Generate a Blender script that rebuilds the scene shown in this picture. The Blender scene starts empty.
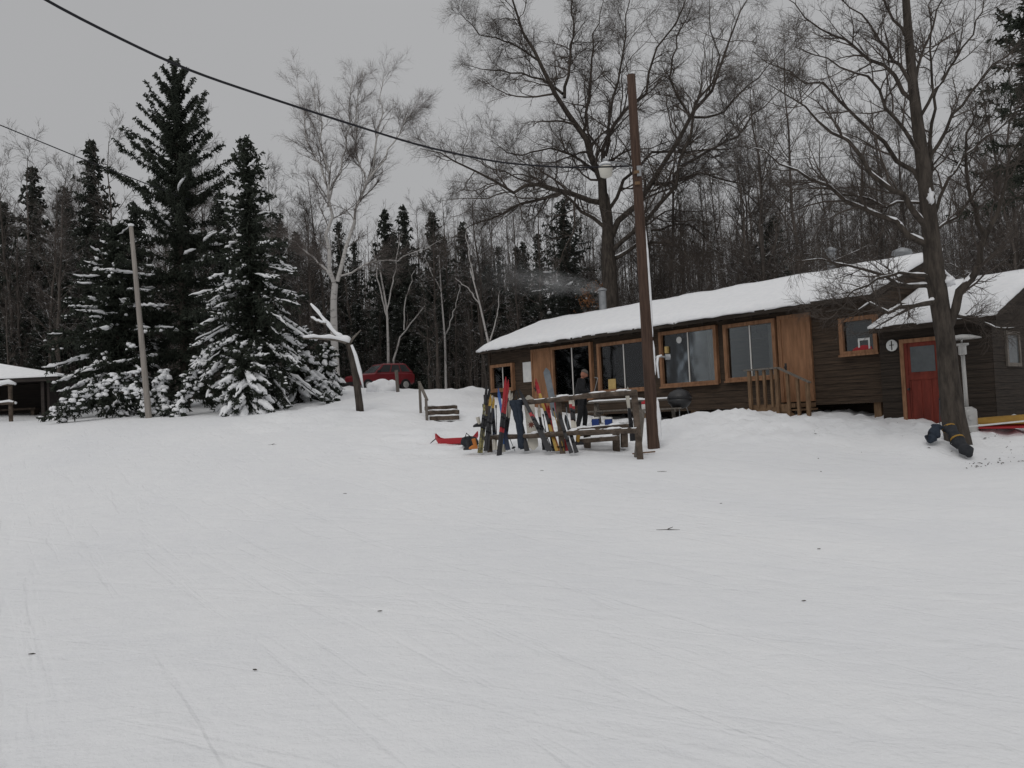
import bpy, bmesh, math, random
import numpy as np
from mathutils import Vector, Matrix, noise

S = bpy.context.scene
C = S.collection
R = math.radians
rnd = random.Random(7)

# ------------------------------------------------------------------ camera
CAMZ = 1.6
F = 850.0
cam_d = bpy.data.cameras.new('camera')
cam_d.sensor_width = 36.0
cam_d.lens = F / 1024 * 36
cam_d.clip_end = 4000
cam = bpy.data.objects.new('camera', cam_d)
C.objects.link(cam)
CROT = Matrix.Rotation(R(90 + 2.63), 3, 'X') @ Matrix.Rotation(R(-3.0), 3, 'Z')
cam.matrix_world = Matrix.Translation((0, 0, CAMZ)) @ CROT.to_4x4()
S.camera = cam
CO = Vector((0, 0, CAMZ))


def ray(px, py):
    d = CROT @ Vector(((px - 512) / F, -(py - 384) / F, -1))
    return d / d.y


def at(px, py, D):
    """world point seen at this place of the photograph, D metres ahead"""
    return CO + ray(px, py) * D


# ------------------------------------------------------------------ terrain
ctrl = []
for (px, py, D) in [(512, 760, 3.9), (100, 768, 3.8), (940, 760, 3.9), (512, 600, 7.2), (150, 560, 10.5), (900, 590, 7.6),
                    (654, 450, 20.5), (637, 458, 18.5), (560, 453, 19.7), (489, 452, 20.8), (148, 418, 33), (50, 418, 38), (0, 417, 38),
                    (-60, 419, 38), (100, 417, 36), (210, 415, 33), (250, 413, 33), (310, 405, 36), (360, 410, 31), (335, 388, 45), (400, 390, 50), (345, 389, 50.5),
                    (375, 393, 42), (425, 391, 39), (478, 389, 38), (300, 432, 26), (200, 440, 25), (400, 428, 26),
                    (455, 428, 27.5), (420, 420, 29.5), (583, 427, 24.3), (540, 418, 31), (560, 440, 22), (620, 424, 26), (680, 425, 25), (600, 441, 21.3),
                    (700, 415, 24.2), (738, 413, 23.4), (765, 423, 21.6), (810, 424, 20.8), (845, 417, 22.4), (780, 418, 22.8), (820, 418, 22.6), (882, 427, 21.0), (907, 432, 20.3), (990, 427, 19.4),
                    (956, 441, 18.0), (968, 461, 16.9), (935, 440, 17.6), (1015, 434, 18.8), (1040, 460, 15.5), (760, 445, 19), (860, 452, 18), (700, 440, 20.5)]:
    p = at(px, py, D)
    ctrl.append((p.x, p.y, p.z))
ctrl += [(0, 0, 0), (-8, 0, 0), (8, 0, 0), (0, -12, -.3), (-25, -10, -.2), (25, -10, -.4), (-40, 10, .3), (40, 10, .4),
         (-22, 20, .9), (22, 22, .9), (-40, 45, 3.0), (30, 36, 1.9), (12, 33, 1.8), (6, 40, 2.2), (0, 46, 3.2), (-20, 60, 3.7), (0, 62, 3.9), (22, 60, 3.6), (-45, 62, 3.4), (45, 60, 3.2),
         (-70, 40, 2.6), (70, 40, 2.4), (0, 110, 5.2), (-70, 100, 5.0), (70, 100, 5), (-75, -20, -.6), (75, -20, -.6), (-35, 80, 4.2), (35, 80, 4.3)]
CT = np.array(ctrl)


def _k(d2):
    return np.where(d2 > 1e-9, .5 * d2 * np.log(np.maximum(d2, 1e-9)), 0.0)


_n = len(CT)
_A = np.zeros((_n + 3, _n + 3))
_A[:_n, :_n] = _k(((CT[:, None, :2] - CT[None, :, :2]) ** 2).sum(-1)) + np.eye(_n) * .12
_A[:_n, _n] = 1
_A[:_n, _n + 1:] = CT[:, :2]
_A[_n, :_n] = 1
_A[_n + 1:, :_n] = CT[:, :2].T
_W = np.linalg.solve(_A, np.concatenate([CT[:, 2], np.zeros(3)]))


def terr(xs, ys):
    xs = np.clip(np.asarray(xs, float), -75, 75).ravel()
    ys = np.clip(np.asarray(ys, float), -20, 110).ravel()
    out = np.zeros(len(xs))
    for i in range(0, len(xs), 20000):
        a, b = xs[i:i + 20000], ys[i:i + 20000]
        d2 = (a[:, None] - CT[None, :, 0]) ** 2 + (b[:, None] - CT[None, :, 1]) ** 2
        out[i:i + 20000] = _k(d2) @ _W[:_n] + _W[_n] + a * _W[_n + 1] + b * _W[_n + 2]
    return out


def lump(x, y):
    """trampled, ploughed and drifted snow: how rough it is depends on where"""
    v = Vector((x, y, 0))
    a = .028 * noise.noise(v * .35)
    u = x / max(y, 1)
    m = 0.0
    if 16 < y < 32:
        near = max(0, min(1, (y - (19.5 - .35 * max(0, x - 3))) / 2.0))
        m = near * (1 if x > -2.5 else max(0, 1 + (x + 2.5) / 3))
    if 26 < y < 48 and -9 < x < 1:
        m = max(m, .9)
    if m > 0:
        a += m * (.11 * noise.noise(v * 1.0 + Vector((3, 1, 0))) + .12 * max(-.3, noise.noise(v * 2.3)) + (.06 + (.05 if x > 4 else 0)) * noise.noise(v * 4.8))
    if 2 < y < 16:
        a += .007 * noise.noise(v * 2.2 + Vector((9, 0, 0))) + .004 * noise.noise(Vector((x * 6, y * 5, 2)))
    if y < 9 and x > .5:
        a += .022 * noise.noise(v * 3.4) * min(1, (x - .5)) * max(0, min(1, (7.5 - y) / 3))
    return a


def gz(x, y):
    return float(terr([x], [y])[0]) + lump(x, y)


def spaced(a, b, steps):
    out = [a]
    for end, h in steps:
        while out[-1] < end - 1e-6:
            out.append(min(end, out[-1] + h))
    return out


# ------------------------------------------------------------------ materials
M = {}


def mat(name, col, rough=.8, col2=None, scale=8.0, stretch=(1, 1, 1), bump=0.0, bdist=.01, metal=0.0, spec=.3, lo=.35, hi=.65, detail=4, coat=0, snow=None):
    m = bpy.data.materials.new(name)
    m.use_nodes = True
    nt = m.node_tree
    b = nt.nodes['Principled BSDF']
    b.inputs['Roughness'].default_value = rough
    b.inputs['Metallic'].default_value = metal
    b.inputs['Specular IOR Level'].default_value = spec
    b.inputs['Coat Weight'].default_value = coat
    b.inputs['Base Color'].default_value = (*col, 1)
    cur = None
    if col2 is not None or bump or snow:
        tc = nt.nodes.new('ShaderNodeTexCoord')
        mp = nt.nodes.new('ShaderNodeMapping')
        mp.inputs['Scale'].default_value = stretch
        nz = nt.nodes.new('ShaderNodeTexNoise')
        nz.inputs['Scale'].default_value = scale
        nz.inputs['Detail'].default_value = detail
        nz.inputs['Roughness'].default_value = .65
        nt.links.new(tc.outputs['Object'], mp.inputs[0])
        nt.links.new(mp.outputs[0], nz.inputs['Vector'])
        if col2 is not None:
            rp = nt.nodes.new('ShaderNodeValToRGB')
            rp.color_ramp.elements[0].position = lo
            rp.color_ramp.elements[1].position = hi
            rp.color_ramp.elements[0].color = (*col, 1)
            rp.color_ramp.elements[1].color = (*col2, 1)
            nt.links.new(nz.outputs['Fac'], rp.inputs[0])
            cur = rp.outputs[0]
        if snow:
            # wind-blown snow caught on faces that look up
            ge = nt.nodes.new('ShaderNodeNewGeometry')
            sx = nt.nodes.new('ShaderNodeSeparateXYZ')
            nt.links.new(ge.outputs['Normal'], sx.inputs[0])
            n2 = nt.nodes.new('ShaderNodeTexNoise')
            n2.inputs['Scale'].default_value = snow[1]
            nt.links.new(tc.outputs['Object'], n2.inputs['Vector'])
            ad = nt.nodes.new('ShaderNodeMath')
            ad.operation = 'MULTIPLY_ADD'
            ad.inputs[1].default_value = .55
            nt.links.new(sx.outputs['Z'], ad.inputs[0])
            nt.links.new(n2.outputs['Fac'], ad.inputs[2])
            mr = nt.nodes.new('ShaderNodeMapRange')
            mr.inputs[1].default_value = snow[0]
            mr.inputs[2].default_value = snow[0] + .08
            nt.links.new(ad.outputs[0], mr.inputs[0])
            mx = nt.nodes.new('ShaderNodeMix')
            mx.data_type = 'RGBA'
            nt.links.new(mr.outputs[0], mx.inputs['Factor'])
            if cur is not None:
                nt.links.new(cur, mx.inputs['A'])
            else:
                mx.inputs['A'].default_value = (*col, 1)
            mx.inputs['B'].default_value = (.8, .81, .83, 1)
            cur = mx.outputs['Result']
        if cur is not None:
            nt.links.new(cur, b.inputs['Base Color'])
        if bump:
            bp = nt.nodes.new('ShaderNodeBump')
            bp.inputs['Strength'].default_value = bump
            bp.inputs['Distance'].default_value = bdist
            nt.links.new(nz.outputs['Fac'], bp.inputs['Height'])
            nt.links.new(bp.outputs[0], b.inputs['Normal'])
    M[name] = m
    return m


mat('snow', (.80, .81, .83), .9, (.86, .865, .875), 5, bump=.5, bdist=.03, spec=.15)
mat('siding', (.026, .019, .014), .88, (.078, .053, .036), 3.0, (.5, .5, 9), .4, .008)
mat('siding_dark', (.019, .015, .012), .9, (.046, .035, .027), 3.0, (.5, .5, 9), .4, .008)
mat('trim', (.17, .085, .044), .75, (.31, .165, .09), 4, (3, 3, .6), .2, .004)
mat('doorwood', (.19, .095, .048), .7, (.31, .16, .085), 2.5, (4, 4, .5), .15, .003)
mat('deckwood', (.12, .072, .042), .85, (.22, .14, .08), 5, (3, 3, .6), .3, .004)
mat('oldwood', (.05, .038, .029), .9, (.13, .10, .078), 6, (1, 1, 1), .5, .008, snow=(.98, 5))
mat('greywood', (.10, .088, .074), .9, (.19, .17, .15), 5, (4, 4, .5), .4, .006)
mat('polewood', (.045, .027, .020), .85, (.095, .058, .042), 4, (6, 6, .35), .5, .008)
mat('palepole', (.22, .20, .18), .85, (.34, .31, .28), 4, (6, 6, .35), .4, .006)
mat('roofing', (.04, .036, .033), .9, (.08, .07, .062), 9)
mat('bark', (.030, .025, .021), .95, (.078, .065, .054), 9, (1, 1, .25), .8, .02)
mat('bark_twig', (.060, .049, .042), .95, (.10, .083, .071), 2)
mat('bark_wood', (.048, .041, .036), .95, (.115, .097, .085), 5, (1, 1, .3), snow=(.93, 3.5))
mat('birch', (.52, .50, .48), .85, (.10, .09, .085), 3.2, (1, 1, 3), lo=.56, hi=.72)
mat('birch_twig', (.11, .092, .085), .9, (.19, .165, .15), 2)
mat('needle', (.018, .024, .017), .85, (.040, .048, .034), 3)
mat('needle_dark', (.024, .029, .023), .9, (.044, .050, .040), 2, snow=(1.02, 3))
mat('beechleaf', (.20, .085, .035), .85, (.30, .15, .07), 6)
mat('glass', (.036, .038, .040), .14, (.050, .052, .053), 1.2, spec=.5)
mat('glass_grey', (.06, .068, .072), .2, (.09, .10, .105), 2.5, spec=.5)
mat('whiteplastic', (.62, .61, .58), .5)
mat('paper', (.66, .66, .64), .8, (.56, .57, .57), 5)
mat('yellowpaper', (.52, .38, .15), .8, (.42, .3, .12), 8)
mat('galv', (.25, .26, .27), .5, (.34, .35, .36), 6, metal=.6)
mat('steel', (.42, .42, .41), .4, (.52, .51, .49), 4, metal=.4)
mat('blackmetal', (.018, .018, .02), .45, spec=.5)
mat('rubber', (.02, .02, .021), .8)
mat('reddoor', (.11, .020, .013), .75, (.19, .034, .022), 3, (3, 3, .5), .1, .003)
mat('redpaint', (.17, .010, .016), .4, (.20, .014, .02), 1.5, coat=.5, spec=.5)
mat('redplastic', (.42, .016, .026), .45, spec=.5)
mat('red_ski', (.36, .022, .03), .45, (.30, .018, .024), 6)
mat('yellow_ski', (.46, .31, .06), .5, (.36, .20, .04), 7)
mat('olive_ski', (.28, .25, .10), .5, (.07, .065, .045), 9, lo=.45, hi=.55)
mat('blue_ski', (.05, .12, .33), .45)
mat('navy_ski', (.02, .03, .06), .5)
mat('white_ski', (.60, .57, .50), .5, (.52, .49, .43), 4)
mat('grey_ski', (.11, .13, .15), .5, (.17, .19, .21), 4)
mat('black_ski', (.022, .022, .025), .5)
mat('bluecooler', (.014, .04, .17), .6)
mat('orange', (.48, .17, .04), .6)
mat('yellow', (.34, .20, .035), .65, (.26, .14, .025), 4)
mat('navycloth', (.020, .028, .042), .9, (.036, .046, .064), 12, bump=.3, bdist=.01)
mat('blackcloth', (.010, .010, .011), .92, (.020, .020, .022), 9, bump=.3, bdist=.01)
mat('darkcloth', (.022, .024, .028), .92, (.035, .037, .042), 9, bump=.3, bdist=.01)
mat('skin', (.33, .15, .10), .65)
mat('greyhat', (.12, .105, .095), .9)
mat('headlight', (.35, .36, .37), .15, spec=.6)
mat('taillight', (.30, .02, .015), .25)
mat('lampglass', (.62, .60, .54), .45)
mat('brownemblem', (.16, .05, .035), .7)
mat('barnred', (.035, .03, .028), .9, (.055, .045, .04), 3, (.5, .5, 6))
mat('cable', (.012, .012, .016), .6)


def clear_glass():
    m = bpy.data.materials.new('clear_glass')
    m.use_nodes = True
    nt = m.node_tree
    nt.nodes.clear()
    o = nt.nodes.new('ShaderNodeOutputMaterial')
    t = nt.nodes.new('ShaderNodeBsdfTransparent')
    t.inputs[0].default_value = (.80, .83, .83, 1)
    g = nt.nodes.new('ShaderNodeBsdfGlossy')
    g.inputs['Roughness'].default_value = .04
    g.inputs['Color'].default_value = (.9, .92, .95, 1)
    f = nt.nodes.new('ShaderNodeFresnel')
    f.inputs['IOR'].default_value = 1.6
    tc = nt.nodes.new('ShaderNodeTexCoord')
    nz = nt.nodes.new('ShaderNodeTexNoise')
    nz.inputs['Scale'].default_value = .9
    bp = nt.nodes.new('ShaderNodeBump')
    bp.inputs['Strength'].default_value = .10
    bp.inputs['Distance'].default_value = .03
    nt.links.new(tc.outputs['Object'], nz.inputs['Vector'])
    nt.links.new(nz.outputs['Fac'], bp.inputs['Height'])
    nt.links.new(bp.outputs[0], g.inputs['Normal'])
    x = nt.nodes.new('ShaderNodeMixShader')
    nt.links.new(f.outputs[0], x.inputs[0])
    nt.links.new(t.outputs[0], x.inputs[1])
    nt.links.new(g.outputs[0], x.inputs[2])
    nt.links.new(x.outputs[0], o.inputs['Surface'])
    M['clear_glass'] = m


clear_glass()


def ground_material():
    m = bpy.data.materials.new('snowfield')
    m.use_nodes = True
    nt = m.node_tree
    b = nt.nodes['Principled BSDF']
    b.inputs['Roughness'].default_value = .92
    b.inputs['Specular IOR Level'].default_value = .12
    g = nt.nodes.new('ShaderNodeTexCoord')

    def nz(scale, rot=0, st=(1, 1, 1), det=4, ro=.6, warp=0):
        mp = nt.nodes.new('ShaderNodeMapping')
        mp.vector_type = 'TEXTURE'
        mp.inputs['Rotation'].default_value = (0, 0, R(rot))
        mp.inputs['Scale'].default_value = tuple(1 / q for q in st)
        nt.links.new(g.outputs['Object'], mp.inputs[0])
        n = nt.nodes.new('ShaderNodeTexNoise')
        n.inputs['Scale'].default_value = scale
        n.inputs['Detail'].default_value = det
        n.inputs['Roughness'].default_value = ro
        n.inputs['Distortion'].default_value = warp
        nt.links.new(mp.outputs[0], n.inputs['Vector'])
        return n.outputs['Fac']

    def math_(op, a, bb):
        n = nt.nodes.new('ShaderNodeMath')
        n.operation = op
        for i, v in enumerate((a, bb)):
            if isinstance(v, (int, float)):
                n.inputs[i].default_value = v
            else:
                nt.links.new(v, n.inputs[i])
        return n.outputs[0]

    def edge(fac, lo, hi):
        r = nt.nodes.new('ShaderNodeMapRange')
        r.inputs[1].default_value = lo
        r.inputs[2].default_value = hi
        nt.links.new(fac, r.inputs[0])
        return r.outputs[0]

    fine = nz(28, det=5)
    mid = nz(3.2, det=6, ro=.62)
    tr1 = edge(nz(4.0, 31, (1, .05, 1), 3, .55, .25), .56, .64)     # ski tracks slanting across the slope
    tr2 = edge(nz(3.0, 62, (1, .06, 1), 3, .55, .4), .56, .64)
    tr3 = edge(nz(2.0, 96, (1, .06, 1), 4, .6, .5), .52, .66)
    h = math_('ADD', math_('MULTIPLY', fine, .34), math_('MULTIPLY', mid, 1.5))
    h = math_('SUBTRACT', h, math_('MULTIPLY', tr1, .24))
    h = math_('SUBTRACT', h, math_('MULTIPLY', tr2, .24))
    h = math_('SUBTRACT', h, math_('MULTIPLY', tr3, .18))
    vo = nt.nodes.new('ShaderNodeTexVoronoi')
    vo.inputs['Scale'].default_value = 3.6
    vo.inputs['Randomness'].default_value = 1.0
    mpv = nt.nodes.new('ShaderNodeMapping')
    mpv.inputs['Scale'].default_value = (1.0, .6, 1)
    mpv.inputs['Rotation'].default_value = (0, 0, .5)
    nt.links.new(g.outputs['Object'], mpv.inputs[0])
    nt.links.new(mpv.outputs[0], vo.inputs['Vector'])
    dent = math_('SUBTRACT', 1.0, edge(vo.outputs['Distance'], .12, .34))
    trod = edge(nz(.33, 10, (1, .7, 1), 3, .6), .53, .66)
    h = math_('SUBTRACT', h, math_('MULTIPLY', math_('MULTIPLY', dent, trod), .55))
    bp = nt.nodes.new('ShaderNodeBump')
    bp.inputs['Strength'].default_value = .6
    bp.inputs['Distance'].default_value = .045
    nt.links.new(h, bp.inputs['Height'])
    nt.links.new(bp.outputs[0], b.inputs['Normal'])
    big = nz(.35, 20, (1, .5, 1), 6, .65)
    rp = nt.nodes.new('ShaderNodeValToRGB')
    rp.color_ramp.elements[0].position = .3
    rp.color_ramp.elements[1].position = .7
    rp.color_ramp.elements[0].color = (.77, .78, .80, 1)
    rp.color_ramp.elements[1].color = (.86, .865, .87, 1)
    nt.links.new(math_('ADD', math_('MULTIPLY', big, .7), math_('MULTIPLY', mid, .3)), rp.inputs[0])
    nt.links.new(rp.outputs[0], b.inputs['Base Color'])
    M['snowfield'] = m


ground_material()


# ------------------------------------------------------------------ mesh helpers
class MB:
    def __init__(s):
        s.v, s.f, s.mi = [], [], []
        s.m = 0

    def add(s, vs, fs):
        o = len(s.v)
        s.v += [tuple(v) for v in vs]
        s.f += [tuple(i + o for i in f) for f in fs]
        s.mi += [s.m] * len(fs)
        return s

    def box(s, x0, x1, y0, y1, z0, z1, T=None):
        vs = [Vector((x, y, z)) for x in (x0, x1) for y in (y0, y1) for z in (z0, z1)]
        if T is not None:
            vs = [T @ v for v in vs]
        return s.add(vs, [(0, 1, 3, 2), (4, 6, 7, 5), (0, 4, 5, 1), (2, 3, 7, 6), (0, 2, 6, 4), (1, 5, 7, 3)])

    def beam(s, a, b, w, t, up=(0, 0, 1)):
        """board from a to b, w wide across, t thick along up"""
        a, b = Vector(a), Vector(b)
        d = (b - a).normalized()
        up = Vector(up)
        if abs(d.dot(up)) > .98:
            up = Vector((0, 1, 0))
        u = d.cross(up).normalized()
        v = u.cross(d).normalized()
        vs = []
        for p in (a, b):
            for (i, j) in ((-1, -1), (1, -1), (1, 1), (-1, 1)):
                vs.append(p + u * (w / 2 * i) + v * (t / 2 * j))
        return s.add(vs, [(0, 1, 2, 3), (7, 6, 5, 4), (0, 4, 5, 1), (1, 5, 6, 2), (2, 6, 7, 3), (3, 7, 4, 0)])

    def tube(s, pts, rad, n=8, cap=True, flat=1.0):
        pts = [Vector(p) for p in pts]
        k = len(pts)
        if isinstance(rad, (int, float)):
            rad = [rad] * k
        rings, vs = [], []
        u = None
        for i, p in enumerate(pts):
            t = (pts[min(i + 1, k - 1)] - pts[max(i - 1, 0)]).normalized()
            if u is None:
                u = t.cross(Vector((0, 0, 1)) if abs(t.z) < .9 else Vector((1, 0, 0))).normalized()
            u = (u - t * u.dot(t)).normalized()
            w = t.cross(u)
            for j in range(n):
                a = 2 * math.pi * j / n
                vs.append(p + u * (math.cos(a) * rad[i]) + w * (math.sin(a) * rad[i] * flat))
        fs = []
        for i in range(k - 1):
            for j in range(n):
                a, b2 = i * n + j, i * n + (j + 1) % n
                fs.append((a, b2, b2 + n, a + n))
        if cap:
            fs.append(tuple(reversed(range(n))))
            fs.append(tuple(range((k - 1) * n, k * n)))
        return s.add(vs, fs)

    def loft(s, rings, cap=True):
        n = len(rings[0])
        vs = [v for r in rings for v in r]
        fs = []
        for i in range(len(rings) - 1):
            for j in range(n):
                a, b2 = i * n + j, i * n + (j + 1) % n
                fs.append((a, b2, b2 + n, a + n))
        if cap:
            fs.append(tuple(reversed(range(n))))
            fs.append(tuple(range((len(rings) - 1) * n, len(rings) * n)))
        return s.add(vs, fs)

    def lathe(s, prof, n=16, c=(0, 0, 0)):
        c = Vector(c)
        return s.loft([[c + Vector((r * math.cos(2 * math.pi * j / n), r * math.sin(2 * math.pi * j / n), z)) for j in range(n)] for r, z in prof])

    def blob(s, c, r, rz=None, seed=0, amp=.2, n=10, k=6, fr=1.3):
        """uneven round lump"""
        c = Vector(c)
        r = Vector(r) if not isinstance(r, (int, float)) else Vector((r, r, rz if rz else r))
        rings = []
        for i in range(k + 1):
            th = math.pi * (i / k) if 0 < i < k else (.08 if i == 0 else math.pi - .08)
            ring = []
            for j in range(n):
                ph = 2 * math.pi * j / n
                d = Vector((math.sin(th) * math.cos(ph), math.sin(th) * math.sin(ph), -math.cos(th)))
                q = 1 + amp * noise.noise(d * fr + Vector((seed * 3.7, seed * 1.3, 5)))
                ring.append(c + Vector((d.x * r.x, d.y * r.y, d.z * r.z)) * q)
            rings.append(ring)
        return s.loft(rings)

    def build(s, name, mats, parent=None, smooth=False, bevel=0):
        me = bpy.data.meshes.new(name)
        me.from_pydata(s.v, [], s.f)
        if not isinstance(mats, (list, tuple)):
            mats = [mats]
        for m in mats:
            me.materials.append(M[m])
        if len(mats) > 1:
            me.polygons.foreach_set('material_index', s.mi)
        if smooth:
            me.polygons.foreach_set('use_smooth', [True] * len(me.polygons))
        bm = bmesh.new()
        bm.from_mesh(me)
        bmesh.ops.recalc_face_normals(bm, faces=bm.faces)
        bm.to_mesh(me)
        bm.free()
        o = bpy.data.objects.new(name, me)
        C.objects.link(o)
        if parent is not None:
            o.parent = parent
        if bevel:
            md = o.modifiers.new('bevel', 'BEVEL')
            md.width = bevel
            md.segments = 2
            md.limit_method = 'ANGLE'
        return o


def tag(o, label=None, cat=None, group=None, kind=None):
    if label:
        o['label'] = label
    if cat:
        o['category'] = cat
    if group:
        o['group'] = group
    if kind:
        o['kind'] = kind
    return o


def thing(name, label, cat, loc=(0, 0, 0), rz=0, group=None):
    o = bpy.data.objects.new(name, None)
    o.empty_display_size = .2
    o.location = loc
    o.rotation_euler = (0, 0, rz)
    C.objects.link(o)
    return tag(o, label, cat, group)


def np_object(name, V, Fc, mats, parent=None, mi=None, smooth=False):
    """mesh from arrays; Fc is a list of (faces array n x 3 or n x 4)"""
    me = bpy.data.meshes.new(name)
    V = np.asarray(V, np.float32)
    me.vertices.add(len(V))
    me.vertices.foreach_set('co', V.ravel())
    loops = np.concatenate([f.ravel() for f in Fc]).astype(np.int32)
    tot = np.concatenate([np.full(len(f), f.shape[1]) for f in Fc]).astype(np.int32)
    st = np.concatenate([[0], np.cumsum(tot)[:-1]]).astype(np.int32)
    me.loops.add(len(loops))
    me.loops.foreach_set('vertex_index', loops)
    me.polygons.add(len(tot))
    me.polygons.foreach_set('loop_start', st)
    me.polygons.foreach_set('loop_total', tot)
    for m in mats:
        me.materials.append(M[m])
    if mi is not None:
        me.polygons.foreach_set('material_index', np.asarray(mi, np.int32))
    if smooth:
        me.polygons.foreach_set('use_smooth', np.ones(len(tot), bool))
    me.update(calc_edges=True)
    me.validate()
    o = bpy.data.objects.new(name, me)
    C.objects.link(o)
    if parent is not None:
        o.parent = parent
    return o


# ---- vectorised branches
def norm(a):
    return a / np.maximum(np.linalg.norm(a, axis=-1, keepdims=True), 1e-9)


def np_tubes(P, Rd, n):
    """P (N,k,3) centre lines, Rd (N,k) radii -> verts, quads"""
    N, k, _ = P.shape
    T = np.empty_like(P)
    T[:, 1:-1] = P[:, 2:] - P[:, :-2]
    T[:, 0] = P[:, 1] - P[:, 0]
    T[:, -1] = P[:, -1] - P[:, -2]
    T = norm(T)
    ref = np.zeros_like(T)
    main = norm(P[:, -1] - P[:, 0])
    vert = np.abs(main[:, 2]) > .8
    ref[~vert] = (0, 0, 1)
    ref[vert] = (1, 0, 0)
    U = norm(np.cross(T, ref))
    Wv = np.cross(T, U)
    a = np.arange(n) * 2 * np.pi / n
    V = P[:, :, None, :] + Rd[:, :, None, None] * (np.cos(a)[None, None, :, None] * U[:, :, None, :] + np.sin(a)[None, None, :, None] * Wv[:, :, None, :])
    base = (np.arange(N) * k * n)[:, None, None]
    i = (np.arange(k - 1) * n)[None, :, None]
    j = np.arange(n)[None, None, :]
    j2 = (j + 1) % n
    q = np.stack([base + i + j, base + i + j2, base + i + n + j2, base + i + n + j], -1).reshape(-1, 4)
    return V.reshape(-1, 3), q


class Tubes:
    def __init__(s):
        s.V, s.Q, s.mi, s.o = [], [], [], 0

    def add(s, P, Rd, n, mi=0):
        if len(P) == 0:
            return
        V, q = np_tubes(P, Rd, n)
        s.raw(V, q, mi)

    def raw(s, V, q, mi=0):
        s.V.append(V)
        s.Q.append(q + s.o)
        s.mi.append(np.full(len(q), mi))
        s.o += len(V)

    def build(s, name, mats, parent=None, smooth=True):
        quads = [q for q in s.Q if q.shape[1] == 4]
        tris = [q for q in s.Q if q.shape[1] == 3]
        mi = np.concatenate([m for m, q in zip(s.mi, s.Q) if q.shape[1] == 4] + [m for m, q in zip(s.mi, s.Q) if q.shape[1] == 3])
        Fc = []
        if quads:
            Fc.append(np.concatenate(quads))
        if tris:
            Fc.append(np.concatenate(tris))
        return np_object(name, np.concatenate(s.V), Fc, mats, parent, mi, smooth)


def spawn(rng, P, Rd, per, tmin, ang, lr, rr, k, up=0.0, wander=.15, rmin=.004, tmax=1.0, taper=.55, lmin=0.0, lmax=1e9):
    """children of the branches P: per of them on each"""
    N, k0, _ = P.shape
    L = np.linalg.norm(np.diff(P, axis=1), axis=-1).sum(1)
    t = rng.uniform(tmin, tmax, (N, per)) * (k0 - 1)
    i0 = np.clip(t.astype(int), 0, k0 - 2)
    fr = t - i0
    ar = np.arange(N)[:, None]
    A, B = P[ar, i0], P[ar, i0 + 1]
    pos = A + (B - A) * fr[..., None]
    tan = norm(B - A)
    r0 = Rd[ar, i0] * (1 - fr) + Rd[ar, i0 + 1] * fr
    ref = norm(rng.normal(size=tan.shape))
    U = norm(np.cross(tan, ref))
    a = np.radians(rng.uniform(ang[0], ang[1], (N, per)))[..., None]
    d = norm(tan * np.cos(a) + U * np.sin(a))
    Lc = np.clip(L[:, None] * lr * rng.uniform(.55, 1.25, (N, per)) * (1 - taper * t / (k0 - 1)), lmin, lmax)
    pos, d, Lc, r0 = pos.reshape(-1, 3), d.reshape(-1, 3), Lc.ravel(), r0.ravel()
    n = len(pos)
    Q = np.empty((n, k, 3))
    Q[:, 0] = pos
    for i in range(1, k):
        Q[:, i] = Q[:, i - 1] + d * (Lc / (k - 1))[:, None]
        d = norm(d + rng.normal(size=d.shape) * wander + np.array([0, 0, up]))
    rb = np.maximum(np.minimum(r0 * rr, Lc * .013 + rmin), rmin)
    s = np.linspace(0, 1, k)
    Rc = np.maximum(rb[:, None] * (1 - .8 * s[None]), rmin * .6)
    return Q, Rc


def resample(pts, k, rng=None, jit=0.0):
    pts = np.array(pts, float)
    seg = np.linalg.norm(np.diff(pts, axis=0), axis=1)
    cum = np.concatenate([[0], np.cumsum(seg)])
    # smooth: linear resample to many, then a running mean
    s = np.linspace(0, cum[-1], 60)
    Q = np.stack([np.interp(s, cum, pts[:, i]) for i in range(3)], 1)
    for _ in range(6):
        Q[1:-1] = (Q[:-2] + Q[1:-1] * 2 + Q[2:]) / 4
    idx = np.linspace(0, 59, k)
    Q = np.stack([np.interp(idx, np.arange(60), Q[:, i]) for i in range(3)], 1)
    if rng is not None and jit:
        Q[1:-1] += rng.normal(size=(k - 2, 3)) * jit
    return Q


_ico = bmesh.new()
bmesh.ops.create_icosphere(_ico, subdivisions=2, radius=1)
ICO_V = np.array([v.co[:] for v in _ico.verts])
ICO_F = np.array([[v.index for v in f.verts] for f in _ico.faces])
_ico.free()


def np_blobs(rng, pos, rad, squash=.55, amp=.22):
    n = len(pos)
    sc = np.stack([rng.uniform(.75, 1.3, n), rng.uniform(.75, 1.3, n), rng.uniform(.8, 1.2, n) * squash], -1) * np.asarray(rad)[:, None]
    ph = rng.uniform(0, 6.28, (n, 3))
    w = 1 + amp * (np.sin(ICO_V[None, :, 0] * 3.1 + ph[:, :1]) * np.sin(ICO_V[None, :, 1] * 2.7 + ph[:, 1:2]) + .6 * np.sin(ICO_V[None, :, 2] * 4 + ph[:, 2:3]))
    V = pos[:, None, :] + ICO_V[None] * sc[:, None, :] * w[..., None]
    Fx = (ICO_F[None] + (np.arange(n) * len(ICO_V))[:, None, None]).reshape(-1, 3)
    return V.reshape(-1, 3), Fx


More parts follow.
